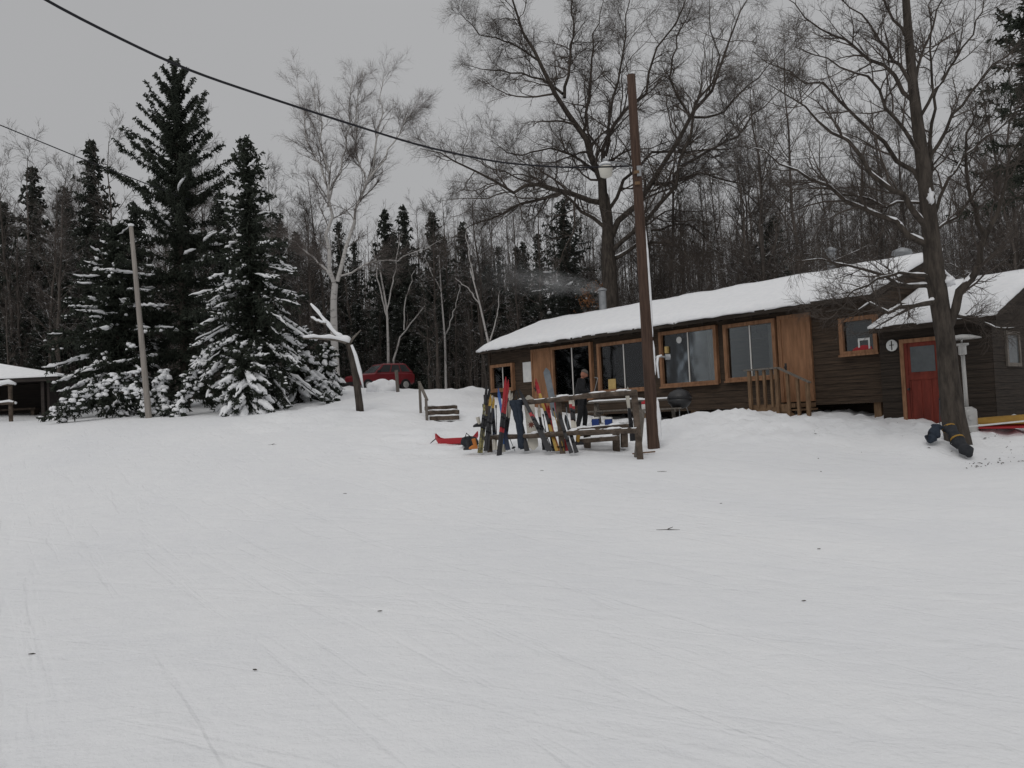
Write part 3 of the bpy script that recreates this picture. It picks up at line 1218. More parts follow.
b.add([A0, A1, A2, A3, E0 + T_, E1 + T_, A0 + T_ * .6 + Vector((0, .06, 0)), A1 + T_ * .6 + Vector((-.1, .06, 0)), A2 + T_ * .6 + Vector((-.1, -.06, 0)), A3 + T_ * .6, E0, E1],
      [(6, 7, 5, 4), (7, 8, 5), (8, 9, 4, 5), (0, 1, 7, 6), (1, 2, 8, 7), (2, 3, 9, 8), (0, 10, 11, 1), (1, 11, 2), (2, 11, 10, 3), (0, 6, 4, 10), (9, 3, 10, 4)])
o = b.build('snow_cover', 'snow', srf, smooth=False, bevel=.05)
for x in (-.25, -2.6, -5, -7.4):
    b = MB()
    b.box(x - .07, x + .07, -.1, .06, 0, 1.62)
    b.build('post', 'barnred', sh)
b = MB()
b.box(-3.5, -1.2, 1.2, 1.9, .42, .5)
b.box(-3.4, -3.25, 1.3, 1.8, 0, .42)
b.box(-1.45, -1.3, 1.3, 1.8, 0, .42)
tb = b.build('bench', 'oldwood')
tb.matrix_world = Matrix.Translation(sh.location) @ Matrix.Rotation(R(4), 4, 'Z')
tag(tb, 'dark wooden bench standing inside the open shed', 'bench')
# snow capped rail in front of it
pr = at(11, 418, 36)
rl = thing('hitching_rail', 'short rail fence with snow capped beams at the left edge', 'fence', (pr.x, pr.y, gz(pr.x, pr.y)))
zt = at(11, 383, 36).z - rl.location.z
b = MB()
b.tube([(0, 0, -.2), (0, 0, zt)], .085, 10)
b.build('post', 'oldwood', rl)
b = MB()
b.tube([(-2.6, 0, -.2), (-2.6, 0, zt)], .085, 10)
b.build('post', 'oldwood', rl)
for z in (zt - .04, zt * .48):
    b = MB()
    b.tube([(-3, -.1, z), (.25, -.1, z)], .07, 8)
    rr_ = b.build('rail', 'oldwood', rl)
    b = MB()
    k_ = 1.0 if z > .8 else .55
    b.tube([(-3.0 + .3 * i, -.1, z + .07 + .03 * math.sin(i * 1.3) - (.12 if i == 11 else 0)) for i in range(12)], [.05] + [.13 * k_] * 10 + [.06], 8, flat=.9)
    b.build('rail_snow', 'snow', rr_, smooth=True)

# ------------------------------------------------------------------ steps in the snow bank
sp = at(441, 420, 30)
gs = thing('garden_steps', 'dark timber steps with a crooked handrail in the snow bank', 'steps', (sp.x, sp.y, sp.z))
for k, (py, x0p, x1p) in enumerate(((418.5, 430, 459), (413, 427, 459), (408.5, 425, 457))):
    D = 29.8 + k * .45
    a, b_ = at(x0p, py, D) - gs.location, at(x1p, py - 1, D - .1) - gs.location
    m_ = MB()
    m_.beam(a, b_, .22, .15)
    st = m_.build('step', 'oldwood', gs, bevel=.015)
    m_ = MB()
    m_.tube([a + (b_ - a) * t + Vector((0, .06, .09 + .01 * math.sin(9 * t))) for t in (0.02, .2, .4, .6, .8, .97)], [.02, .05, .06, .045, .06, .02], 7, flat=.6)
    m_.build('step_snow', 'snow', st, smooth=True)
for (pxa, pya, pyb, D) in ((427, 399, 420, 29.6), (420.5, 382, 407, 31.2)):
    a, b_ = at(pxa, pyb, D) - gs.location, at(pxa - 1, pya, D) - gs.location
    m_ = MB()
    m_.beam(a - Vector((0, 0, .3)), b_, .09, .09)
    m_.build('post', 'greywood', gs)
m_ = MB()
m_.beam(at(427, 400, 29.55) - gs.location, at(419, 382, 31.3) - gs.location, .09, .06)
m_.build('handrail', 'greywood', gs)

# ------------------------------------------------------------------ ski rack
RKD = lambda px: 18.5 + (637 - px) / (637 - 489) * 2.3
rk = thing('ski_rack', 'weathered wooden ski rack of two long rails on posts', 'ski rack', at(560, 453, RKD(560)))
RO = rk.location.copy()


def rpt(px, py, dd=0.0):
    return at(px, py, RKD(px) + dd) - RO


for (xa, ya, xb, yb) in ((640.5, 460, 634, 391), (563, 455, 557.5, 395), (490, 453, 487.5, 400)):
    m_ = MB()
    m_.beam(rpt(xa, ya) - Vector((0, 0, .15)), rpt(xb, yb), .13, .13, up=(1, 0, 0))
    m_.build('post', 'oldwood', rk, bevel=.012)
for (xa, ya, xb, yb) in ((512, 403, 636, 392), (486, 437.5, 637, 430)):
    m_ = MB()
    pts = [rpt(xa + (xb - xa) * t, ya + (yb - ya) * t + .6 * math.sin(t * 7), -.12) for t in [i / 10 for i in range(11)]]
    m_.tube(pts, [.062 + .006 * math.sin(i * 2.1) for i in range(11)], 8)
    rail = m_.build('rail', 'oldwood', rk)
    for (t0, t1) in ((.36, .46), (.62, .76), (.84, .93), (.05, .1)) if ya < 420 else ((.3, .38), (.55, .6), (.8, .9)):
        m_ = MB()
        m_.tube([rpt(xa + (xb - xa) * t, ya + (yb - ya) * t, -.12) + Vector((0, 0, .065)) for t in [t0 + (t1 - t0) * i / 5 for i in range(6)]], [.015, .04, .045, .035, .04, .012], 7, flat=.7)
        m_.build('rail_snow', 'snow', rail, smooth=True)


def ski_mesh(a, b, width, thick, tipc=.12, up=Vector((0, -1, .15)), tip=.12, waist=.82, round_tail=False):
    """one ski or board from tail a to tip b, its tip bent towards up"""
    d = (b - a)
    L = d.length
    d.normalize()
    u = d.cross(up).normalized()
    v = u.cross(d).normalized()
    rings = []
    n = 16
    for i in range(n + 1):
        t = i / n
        ww = width * (waist + (1 - waist) * (2 * t - 1) ** 2)
        if t > 1 - tip:
            e = (t - (1 - tip)) / tip
            ww *= math.sqrt(max(.03, 1 - e * e))
        if round_tail and t < tip:
            e = (tip - t) / tip
            ww *= math.sqrt(max(.03, 1 - e * e))
        bend = 0
        if t > 1 - tip * 1.3:
            bend = tipc * ((t - (1 - tip * 1.3)) / (tip * 1.3)) ** 2
        p = a + d * (L * t) + v * bend
        rings.append([p - u * ww / 2, p + u * ww / 2, p + u * ww / 2 + v * thick, p - u * ww / 2 + v * thick])
    return rings, u, v, d, L


def ski_pair(bot, top, D0, D1, label, mats, sep=.026, width=.072, name='ski_pair', bind=True, band=None):
    """bot/top are places in the photograph, D0/D1 their distances"""
    a0, b0 = at(*bot, D0), at(*top, D1)
    root = thing(name, label, 'skis', a0)
    for s_ in (0, 1):
        off = Vector((sep * (s_ - .5) * 2, .03 * s_, 0))
        a, b = off, b0 - a0 + off + Vector(((.05 * math.sin(bot[0]) - .02) * s_, 0, -.07 * s_))
        rings, u, v, d, L = ski_mesh(a, b, width, .018)
        mb = MB()
        if band:
            n = len(rings) - 1
            for i in range(n):
                mb.m = 0 if band[0] <= i / n < band[1] else 1
                mb.loft(rings[i:i + 2], cap=True)
            o = mb.build('ski', mats, root)
        else:
            mb.loft(rings)
            o = mb.build('ski', mats[0], root)
        if bind:
            bb = MB()
            p = a + d * (L * .46) + v * .022
            qs = [(-.17, .012), (-.15, .06), (-.08, .075), (-.06, .02), (.06, .018), (.08, .06), (.15, .05), (.18, .012)]
            bb.loft([[p + d * x - u * .033, p + d * x + u * .033, p + d * x + u * .03 + v * z, p + d * x - u * .03 + v * z] for x, z in qs])
            bb.build('binding', 'black_ski', o)
    return root


def ski_pole(bot, top, D0, D1, label, m='black_ski'):
    a0, b0 = at(*bot, D0), at(*top, D1)
    root = thing('ski_pole', label, 'ski pole', a0)
    q = b0 - a0
    s = MB()
    s.tube([(0, 0, 0), q * .5, q], [.007, .011, .012], 6)
    s.build('shaft', m, root)
    g = MB()
    g.tube([q * .93, q * .95, q], [.017, .02, .018], 8)
    g.build('grip', 'rubber', root)
    k = MB()
    d = q.normalized()
    k.tube([d * .09, d * .10], [.05, .05], 10)
    k.build('basket', 'rubber', root)
    return root


ski_pair((480, 453), (488, 386), 20.5, 20.9, 'olive and black patterned skis at the left end of the rack', ['olive_ski', 'black_ski'], band=(0, .8))
ski_pair((508, 450), (499.5, 390), 20.2, 20.7, 'blue skis with dark lower halves left of the red skis', ['blue_ski', 'navy_ski'], band=(.5, 1))
ski_pair((499, 457), (507, 378), 20.0, 20.4, 'long red skis with black tails at the left of the rack', ['red_ski', 'black_ski'], band=(.28, 1))
ski_pair((550, 451), (521, 391), 19.4, 20.1, 'black and red skis leaning steeply in front of the white snowboard', ['red_ski', 'black_ski'], band=(.42, .62), width=.08, sep=.035)
ski_pair((558, 451), (537, 381), 19.6, 20.4, 'yellow skis with bright red tips in the middle of the rack', ['yellow_ski', 'red_ski'], band=(0, .78))
ski_pair((555, 451), (546, 405), 19.8, 20.3, 'short dark red skis beside the yellow skis', ['red_ski', 'black_ski'], band=(.45, 1), width=.08)
ski_pair((574, 428), (571, 399), 21.5, 21.9, 'red and white skis standing behind the rack by the man', ['red_ski', 'white_ski'], band=(.25, .8), width=.085)
ski_pair((574, 453), (562, 415), 19.2, 19.7, 'black skis leaning by the middle post', ['black_ski', 'navy_ski'], width=.1, sep=.06)
ski_pair((633, 441), (628, 387), 18.9, 18.9, 'dark snow streaked skis against the right rack post', ['black_ski', 'white_ski'], band=(0, .55), width=.08)


ski_pair((495, 450), (494, 397), 20.5, 20.9, 'short dark skis behind the red skis', ['navy_ski', 'white_ski'], band=(.2, .7))
ski_pair((486, 451), (492, 396), 20.3, 20.7, 'dark skis with yellow tips beside the olive skis', ['black_ski', 'yellow_ski'], band=(0, .8))
ski_pair((527, 451), (519, 404), 20.0, 20.5, 'grey skis partly behind the snow trousers', ['grey_ski', 'black_ski'], band=(.3, 1))
ski_pair((545, 450), (540, 407), 19.9, 20.4, 'black skis with white tips just right of the white snowboard', ['black_ski', 'white_ski'], band=(0, .75))
ski_pair((567, 451), (556, 402), 19.7, 20.2, 'white and red skis right behind the middle post', ['white_ski', 'red_ski'], band=(.2, .6))
ski_pair((503, 452), (511, 392), 20.3, 20.8, 'blue and white skis between the red skis and the trousers', ['blue_ski', 'white_ski'], band=(.1, .55))


def snowboard(bot, top, D0, D1, label, m, width, emblem=None):
    a0, b0 = at(*bot, D0), at(*top, D1)
    root = thing('snowboard', label, 'snowboard', a0)
    rings, u, v, d, L = ski_mesh(Vector((0, 0, 0)), b0 - a0, width, .015, .06, tip=.1, waist=.86, round_tail=True)
    mb = MB()
    mb.loft(rings)
    mb.build('board', m, root)
    if emblem is not None:
        c = d * (L * emblem) + v * .017
        e = MB()
        r0 = width * .36
        vs = [c + (u * math.cos(k * math.pi / 8) + d * math.sin(k * math.pi / 8)) * (r0 if k % 2 == 0 else r0 * .45) for k in range(16)]
        vs += [q + v * .002 for q in vs]
        e.add(vs, [tuple(range(16)), tuple(range(31, 15, -1))] + [(k, (k + 1) % 16, 16 + (k + 1) % 16, 16 + k) for k in range(16)])
        e.build('emblem', 'brownemblem', root)
    return root


snowboard((533.5, 450), (528.5, 396), 20.1, 20.4, 'white snowboard with a brown star emblem', 'white_ski', .27, .46)
snowboard((556, 418), (546, 369), 22, 22.4, 'grey blue snowboard standing upright before the orange door', 'grey_ski', .19)
for i, (bx, tx, ty, lab, m_) in enumerate(((553, 539, 417, 'thin black ski pole behind the white snowboard and black skis', 'black_ski'),
                                           (546, 536, 420, 'thin grey ski pole just right of the white snowboard', 'grey_ski'),
                                           (564, 553, 408, 'yellow shafted ski pole beside the middle post', 'yellow_ski'),
                                           (489.5, 492, 402, 'dark ski pole upright behind the olive skis', 'black_ski'),
                                           (507, 508, 398, 'slim black ski pole beside the red skis', 'black_ski'),
                                           (497, 496, 405, 'black ski pole between the olive and blue skis', 'black_ski'),
                                           (549, 543, 414, 'black ski pole crossing behind the black and red skis', 'black_ski'),
                                           (559, 550, 418, 'thin red ski pole leaning between the yellow skis and the middle post', 'red_ski'),
                                           (570, 566, 404, 'grey ski pole behind the black skis at the middle post', 'grey_ski'),
                                           (485, 483, 404, 'thin ski pole leaning at the far left of the rack', 'black_ski'),
                                           (515, 502, 420, 'grey ski pole leaning behind the blue skis', 'grey_ski'))):
    ski_pole((bx, 451), (tx, ty), RKD(bx) - .1, RKD(tx) + .1, lab, m_)
# snow trousers hung on the rail
tr = thing('snow_trousers', 'dark navy snow trousers hung over the top rail', 'trousers', at(516, 403, 20.15))
mb = MB()
O_ = tr.location
for (pts, rr) in (([(513, 402), (516, 412), (519, 428), (520, 440), (521, 448)], [.12, .115, .09, .08, .10]), ([(518, 402), (519.5, 412), (521, 428), (521.5, 440), (523, 449)], [.11, .115, .09, .085, .11])):
    P = resample([tuple(at(*p, 20.15) - O_) for p in pts], 12)
    mb.tube([tuple(p) for p in P], [float(np.interp(i, np.linspace(0, 11, 5), rr)) * (1 + .12 * math.sin(i * 2.2)) for i in range(12)], 10, flat=.75)
mb.box(-.16, .16, -.09, .09, -.06, .07)
mb.build('trousers', 'navycloth', tr, smooth=True)
bb = MB()
bb.tube([(-.1, -.02, .05), (-.02, -.02, .16), (.03, 0, .30)], .012, 6)
bb.tube([(.08, -.02, .05), (.05, -.02, .16), (.03, 0, .30)], .012, 6)
bb.build('braces', 'darkcloth', tr)
# boots
BOOT = 0


def boot(px, py, D, rz, label, m1, m2):
    p = at(px, py, D)
    r_ = thing('ski_boot', label, 'boot', (p.x, p.y, p.z), rz)
    mb = MB()
    mb.loft([[Vector((x, y * wv, z)) for (y, z) in ((-1, 0), (1, 0), (1, h * .6), (.55, h), (-.55, h), (-1, h * .6))] for (x, wv, h) in ((-.13, .04, .1), (-.10, .055, .16), (.02, .055, .15), (.12, .05, .1), (.18, .035, .06))])
    mb.build('shell', m1, r_, bevel=.008)
    mb = MB()
    mb.tube([(-.05, 0, .10), (-.03, 0, .22), (0, 0, .36)], [.065, .07, .075], 10)
    mb.build('cuff', m2, r_)
    r_.scale = (.68, .68, .68)
    return r_


boot(474, 449, 20.3, R(200), 'orange ski boot lying at the left end of the rack', 'orange', 'orange')
boot(468, 450, 20.4, R(150), 'black ski boot beside the orange one', 'black_ski', 'black_ski')
boot(478, 427, 21, R(190), 'black boot propped among the olive skis', 'black_ski', 'white_ski')
boot(486, 405, 20.8, R(90), 'black boot hung high on the olive skis', 'black_ski', 'black_ski')
boot(579, 445, 20.0, R(20), 'black boot with yellow cuff under the log bench', 'black_ski', 'yellow')
# red sled
p = at(456, 441, 22.5)
sl_ = thing('plastic_sled', 'bright red plastic sled lying on the snow left of the rack', 'sled', (p.x, p.y, gz(p.x, p.y)), R(-8))
rings = []
for i in range(13):
    t = i / 12
    x = -.55 + 1.15 * t
    wv = .25 * math.sqrt(max(.04, 1 - (2 * abs(t - .5)) ** 4))
    lift = .16 * max(0, (abs(t - .5) - .35) / .15) ** 2
    zt_ = lift + .17
    rings.append([Vector((x, -wv * .8, lift + .02)), Vector((x, wv * .8, lift + .02)), Vector((x, wv, zt_)), Vector((x, wv * .86, zt_)), Vector((x, wv * .7, lift + .05)), Vector((x, -wv * .7, lift + .05)), Vector((x, -wv * .86, zt_)), Vector((x, -wv, zt_))])
mb = MB()
mb.loft(rings)
mb.build('hull', 'redplastic', sl_, smooth=False, bevel=.01)
mb = MB()
mb.tube([(-.5, -.06, .2), (-.62, -.04, .12), (-.7, .02, .06), (-.62, .05, .12), (-.5, .06, .2)], .008, 6)
mb.build('rope', 'black_ski', sl_)
p = at(469, 439, 21.7)
bg = thing('backpack', 'dark grey backpack slumped at the end of the red sled', 'backpack', (p.x, p.y, gz(p.x, p.y)))
mb = MB()
mb.blob((0, 0, .13), (.24, .16, .15), seed=8, amp=.25, n=14, k=8)
mb.build('sack', 'darkcloth', bg, smooth=True)
mb = MB()
mb.tube([(-.1, -.13, .22), (-.05, -.16, .36), (.06, -.12, .25)], .015, 6)
mb.build('strap', 'blackcloth', bg)

# ------------------------------------------------------------------ tables, bench, coolers, grill
p = at(604, 438, 20.6)
lb = thing('log_bench', 'rough dark timber bench with snow on its planks behind the rack', 'bench', p)


def L_(px, py, D, r):
    return at(px, py, D) - r.location


for (xa, ya, xb, yb, D, w_) in ((578, 430.5, 629, 426, 20.9, .22), (580, 434, 627, 430.5, 20.5, .2), (580, 441, 619, 438, 20.2, .24)):
    m_ = MB()
    m_.beam(L_(xa, ya, D, lb), L_(xb, yb, D - .3, lb), w_, .11)
    o = m_.build('plank', 'oldwood', lb, bevel=.015)
    s_ = MB()
    a, b_ = L_(xa, ya, D, lb), L_(xb, yb, D - .3, lb)
    s_.tube([a + (b_ - a) * t + Vector((0, .02, .06)) for t in (.1, .25, .4, .5, .62)], [.02, .06, .075, .05, .02], 7, flat=.35)
    s_.tube([a + (b_ - a) * t + Vector((0, .02, .06)) for t in (.68, .75, .85, .95)], [.02, .06, .05, .02], 7, flat=.35)
    s_.build('plank_snow', 'snow', o, smooth=True)
for (px, y0, y1, D) in ((587, 431, 446, 20.5), (616, 429, 445, 20.2), (624, 428, 441, 20.3)):
    m_ = MB()
    m_.beam(L_(px, y1, D, lb) - Vector((0, 0, .15)), L_(px, y0, D, lb), .16, .2)
    m_.build('leg', 'oldwood', lb, bevel=.015)


def picnic(name, label, cx, cy, D, rz, L=1.8, snow=True):
    p = at(cx, cy, D)
    t = thing(name, label, 'picnic table', (p.x, p.y, gz(p.x, p.y) - .03), rz)
    m_ = MB()
    for k in range(5):
        m_.box(-L / 2, L / 2, -.36 + k * .146, -.36 + k * .146 + .138, .70, .74)
    top = m_.build('tabletop', 'greywood', t)
    if snow:
        m_ = MB()
        m_.tube([(-L / 2 + .03 + (L - .06) * i / 10, -.02, .752) for i in range(11)], [.2] + [.34 + .02 * math.sin(i * 2) for i in range(9)] + [.22], 12, flat=.13)
        m_.build('table_snow', 'snow', top, smooth=True)
    for s_ in (-1, 1):
        m_ = MB()
        m_.box(-L / 2, L / 2, s_ * .68 - .13, s_ * .68 + .13, .42, .46)
        m_.build('bench_seat', 'greywood', t)
        for e in (-1, 1):
            m_ = MB()
            m_.beam((e * (L / 2 - .25), s_ * .55, -.05), (e * (L / 2 - .25), s_ * .16, .70), .09, .09)
            m_.build('leg', 'greywood', t)
    for e in (-1, 1):
        m_ = MB()
        m_.beam((e * (L / 2 - .25) + .06, -.8, .39), (e * (L / 2 - .25) + .06, .8, .39), .04, .09)
        m_.build('brace', 'greywood', t)
    return t


ANG = math.atan2(LX.y, LX.x)
picnic('picnic_table', 'grey wooden picnic table with snow on top, behind the right rack post', 617, 418, 26.0, R(-14), 1.7)
picnic('picnic_table', 'grey wooden picnic table behind the utility pole beside the kettle grill', 657, 419, 25.6, R(-12), 1.5)


def cooler(px, py, D, label):
    p = at(px, py, D)
    t = thing('cooler', label, 'cooler', (p.x, p.y, gz(p.x, p.y)), R(-15), 'blue coolers beside the man')
    t.scale = (.75, .75, .8)
    m_ = MB()
    m_.box(-.13, .13, -.15, .15, 0, .30)
    m_.build('body', 'bluecooler', t, bevel=.02)
    m_ = MB()
    m_.box(-.135, .135, -.155, .155, .302, .37)
    m_.build('lid', 'whiteplastic', t, bevel=.015)
    m_ = MB()
    m_.tube([(-.14, -.02, .25), (-.16, -.08, .2), (-.14, -.14, .25)], .01, 6)
    m_.build('handle', 'whiteplastic', t)
    return t


cooler(595.5, 420, 24.3, 'blue cooler with white lid right beside the man')
cooler(608.5, 420, 24.3, 'blue cooler with white lid under the picnic table')
p = at(645, 413, 25.0)
jg = thing('fuel_can', 'white can with a red top on the bench by the utility pole', 'can', (p.x, p.y, p.z))
m_ = MB()
m_.box(-.09, .09, -.08, .08, 0, .26)
m_.build('body', 'whiteplastic', jg, bevel=.02)
m_ = MB()
m_.box(-.085, .085, -.075, .075, .262, .34)
m_.tube([(0, 0, .34), (0, 0, .37)], .03, 8)
m_.build('top', 'redplastic', jg, bevel=.02)
p = at(639.5, 455, 18.85)
pk = thing('plank', 'bare tan plank leaning on the right rack post', 'plank', p)
m_ = MB()
m_.beam((-.05, .0, -.05), at(641.5, 411, 19.2) - p, .15, .03, up=(0, -1, 0))
m_.build('board', 'greywood', pk)
p = at(645, 441, 19.6)
m_ = MB()
m_.beam((-.3, 0, .0), (.22, .05, .02), .1, .03)
o = m_.build('board', 'deckwood')
o.location = (p.x, p.y, gz(p.x, p.y) + .03)
tag(o, 'short tan board lying on snow between rack post and utility pole', 'plank')
# kettle grill
p = at(681, 423, 25)
gr = thing('kettle_grill', 'black barrel grill on thin legs in front of the lodge windows', 'grill', (p.x, p.y, gz(p.x, p.y)), R(-15))
zc = .74
m_ = MB()
m_.lathe([(.05, zc - .30), (.22, zc - .26), (.33, zc - .12), (.36, zc - .01)], 20)
m_.build('bowl', 'blackmetal', gr, smooth=True)
m_ = MB()
m_.lathe([(.365, zc), (.35, zc + .08), (.27, zc + .2), (.12, zc + .27), (.03, zc + .28)], 20)
m_.box(-.08, .08, -.02, .02, zc + .29, zc + .33)
m_.build('lid', 'blackmetal', gr, smooth=True)
for k in range(3):
    a = k * 2.094 + .5
    m_ = MB()
    m_.tube([(.2 * math.cos(a), .2 * math.sin(a), zc - .25), (.36 * math.cos(a), .36 * math.sin(a), -.05)], .014, 6)
    m_.build('leg', 'galv', gr)
m_ = MB()
m_.tube([(.33 * math.cos(k * .5), .33 * math.sin(k * .5), .14) for k in range(14)], .01, 6)
m_.build('rack', 'galv', gr)

# ------------------------------------------------------------------ patio heater, bags, kayak, white cane
p = at(968, 424, 19.0)
ph_ = thing('patio_heater', 'pale mushroom shaped patio heater in front of the dark extension wall', 'patio heater', (p.x, p.y, gz(p.x, p.y) - .08))
zt_ = at(969, 336, 19).z - ph_.location.z
m_ = MB()
m_.lathe([(.20, 0), (.20, .55), (.19, .60), (.10, .66)], 18)
m_.tube([(-.03, -.195, .42), (-.03, -.215, .42)], .06, 12)
m_.build('base', 'steel', ph_, smooth=False)
m_ = MB()
m_.tube([(0, 0, .6), (0, 0, zt_ - .35)], .042, 12)
m_.build('post', 'steel', ph_, smooth=True)
m_ = MB()
m_.lathe([(.06, zt_ - .42), (.085, zt_ - .40), (.085, zt_ - .22), (.14, zt_ - .2), (.14, zt_ - .16)], 16)
m_.build('burner', 'steel', ph_)
m_ = MB()
m_.lathe([(.40, zt_ - .06), (.39, zt_ - .045), (.2, zt_ + .02), (.04, zt_ + .04)], 24)
m_.tube([(0, 0, zt_ - .16), (0, 0, zt_)], .02, 6)
m_.build('hood', 'steel', ph_, smooth=True)


def bag(bot, top, D0, D1, r, label, name, m, straps):
    a0, b0 = at(*bot, D0), at(*top, D1)
    a0.z = gz(a0.x, a0.y) + r * .62
    t = thing(name, label, 'bag', a0)
    q = b0 - a0
    m_ = MB()
    nr = 30
    ax = q.normalized()
    u1 = ax.cross(Vector((0, 0, 1))).normalized()
    u2 = u1.cross(ax)
    rings = []
    for i in range(nr + 1):
        t_ = i / nr
        c_ = q * t_ + Vector((0, 0, .025 * math.sin(t_ * 11)))
        prof = min(1, .5 + 3.2 * min(t_, 1 - t_)) * (.86 + .14 * math.sin(t_ * 17 + r * 40))
        ring = []
        for k_ in range(16):
            a_ = 2 * math.pi * k_ / 16
            w_ = 1 + .16 * noise.noise(Vector((math.cos(a_) * 1.6, math.sin(a_) * 1.6, t_ * 7 + r * 9))) + .07 * noise.noise(Vector((math.cos(a_) * 3, math.sin(a_) * 3, t_ * 22)))
            ring.append(c_ + (u1 * math.cos(a_) + u2 * math.sin(a_) * .8) * (r * prof * w_))
        rings.append(ring)
    m_.loft(rings)
    m_.build('body', m, t, smooth=True)
    for s_ in straps:
        k = MB()
        k.tube([q * s_, q * (s_ + .035)], r * 1.0, 12, flat=.84)
        k.build('strap', 'yellow', t)
    k = MB()
    k.tube([q * .6 + Vector((-r, -.05, 0)), q * .45 + Vector((-r * 1.4, -.1, -.05)), q * .3 + Vector((-r, -.1, -.05))], .012, 6)
    k.build('handle', 'blackcloth', t)
    return t


bag((970, 458), (945, 423), 16.85, 17.55, .15, 'long dark ski bag with yellow straps slumped at the tree base', 'ski_bag', 'darkcloth', (.48, .82))
bag((929, 438), (939, 424), 17.4, 17.5, .14, 'short navy bag leaning on the left of the tree base', 'bag', 'navycloth', ())
# small upright stick behind the bags
ski_pole((940, 432), (939.5, 398), 17.4, 17.6, 'thin dark ski pole upright against the big tree trunk', 'black_ski')
a0 = at(994, 428, 19.0)
ky = thing('kayak', 'yellow kayak with red hull upside down at the right edge', 'kayak', (a0.x + .6, a0.y - .1, gz(a0.x + .5, a0.y) + .06), R(-12))
for nm, m, zo, sc in (('hull', 'yellow', .10, 1.0), ('deck', 'red_ski', .0, 1.02)):
    rings = []
    for i in range(17):
        t = i / 16
        x = -1.35 + 3.3 * t
        wv = .31 * (1 - (2 * abs(t - .5)) ** 2.6) ** .8 * sc + .012
        hh = (.20 if nm == 'hull' else .11) * (1 - .55 * (2 * abs(t - .5)) ** 2)
        z0 = zo + .05 * (2 * abs(t - .5)) ** 2
        rings.append([Vector((x, wv * math.cos(g), z0 + hh * max(0, math.sin(g)))) for g in [math.pi * k / 8 for k in range(9)]])
    m_ = MB()
    m_.loft(rings)
    m_.build(nm, m, ky, smooth=True)
m_ = MB()
a, b_ = at(966, 427, 18.3), at(1040, 419.5, 18.3)
m_.tube([a, a + (b_ - a) * .5, b_], .018, 8)
tag(m_.build('bamboo_cane', 'paper'), 'long pale cane lying across the yellow kayak', 'cane')

# ------------------------------------------------------------------ man in black
pf_ = at(583, 427, 24.3)
man = thing('person', 'man in black jacket and trousers standing with bowed head by the lodge window', 'person', (pf_.x, pf_.y, gz(pf_.x, pf_.y)))


def skin_mesh(vs, es, rad, sub=2, root=0):
    me = bpy.data.meshes.new('tmp')
    me.from_pydata(vs, es, [])
    o = bpy.data.objects.new('tmp', me)
    C.objects.link(o)
    md = o.modifiers.new('s', 'SKIN')
    sk = me.skin_vertices[0].data
    for i, r in enumerate(rad):
        sk[i].radius = (r, r) if isinstance(r, (int, float)) else r
        sk[i].use_root = (i == root)
    ss = o.modifiers.new('u', 'SUBSURF')
    ss.levels = sub
    ss.render_levels = sub
    dg = bpy.context.evaluated_depsgraph_get()
    out = bpy.data.meshes.new_from_object(o.evaluated_get(dg))
    bpy.data.objects.remove(o)
    return out


def skin_obj(name, me, m, parent):
    me.name = name
    me.materials.clear()
    for x in (m if isinstance(m, (list, tuple)) else [m]):
        me.materials.append(M[x])
    me.polygons.foreach_set('use_smooth', [True] * len(me.polygons))
    o = bpy.data.objects.new(name, me)
    C.objects.link(o)
    o.parent = parent
    return o


J = dict(pel=(-.02, 0, .95), waist=(-.02, 0, 1.10), chest=(.0, 0, 1.32), neck=(.05, 0, 1.47), headb=(.075, 0, 1.53),
         hipl=(-.02, .10, .90), kneel=(.10, .12, .50), anl=(.06, .13, .10), toel=(.24, .15, .05),
         hipr=(-.02, -.10, .90), kneer=(-.06, -.12, .49), anr=(-.17, -.13, .10), toer=(.0, -.15, .05),
         shl=(.0, .20, 1.41), ell=(.02, .27, 1.13), wrl=(.25, .20, 1.04), hal=(.32, .18, 1.03),
         shr=(.0, -.20, 1.41), elr=(.02, -.27, 1.13), wrr=(.25, -.20, 1.06), har=(.32, -.18, 1.06))
names = list(J)
E = [('pel', 'waist'), ('waist', 'chest'), ('chest', 'neck'), ('neck', 'headb'), ('pel', 'hipl'), ('hipl', 'kneel'), ('kneel', 'anl'), ('anl', 'toel'), ('pel', 'hipr'), ('hipr', 'kneer'), ('kneer', 'anr'), ('anr', 'toer'),
     ('chest', 'shl'), ('shl', 'ell'), ('ell', 'wrl'), ('wrl', 'hal'), ('chest', 'shr'), ('shr', 'elr'), ('elr', 'wrr'), ('wrr', 'har')]
RB = dict(pel=.13, waist=.125, chest=.14, neck=.058, headb=.055, hipl=.085, hipr=.085, kneel=.058, kneer=.058, anl=.04, anr=.04, toel=.035, toer=.035,
          shl=.06, shr=.06, ell=.045, elr=.045, wrl=.028, wrr=.028, hal=.03, har=.03)


def part_skin(keep, scale, add=0.0):
    ns = [n for n in names if n in keep]
    ix = {n: i for i, n in enumerate(ns)}
    return skin_mesh([J[n] for n in ns], [(ix[a], ix[b]) for a, b in E if a in ix and b in ix], [RB[n] * scale + add for n in ns])


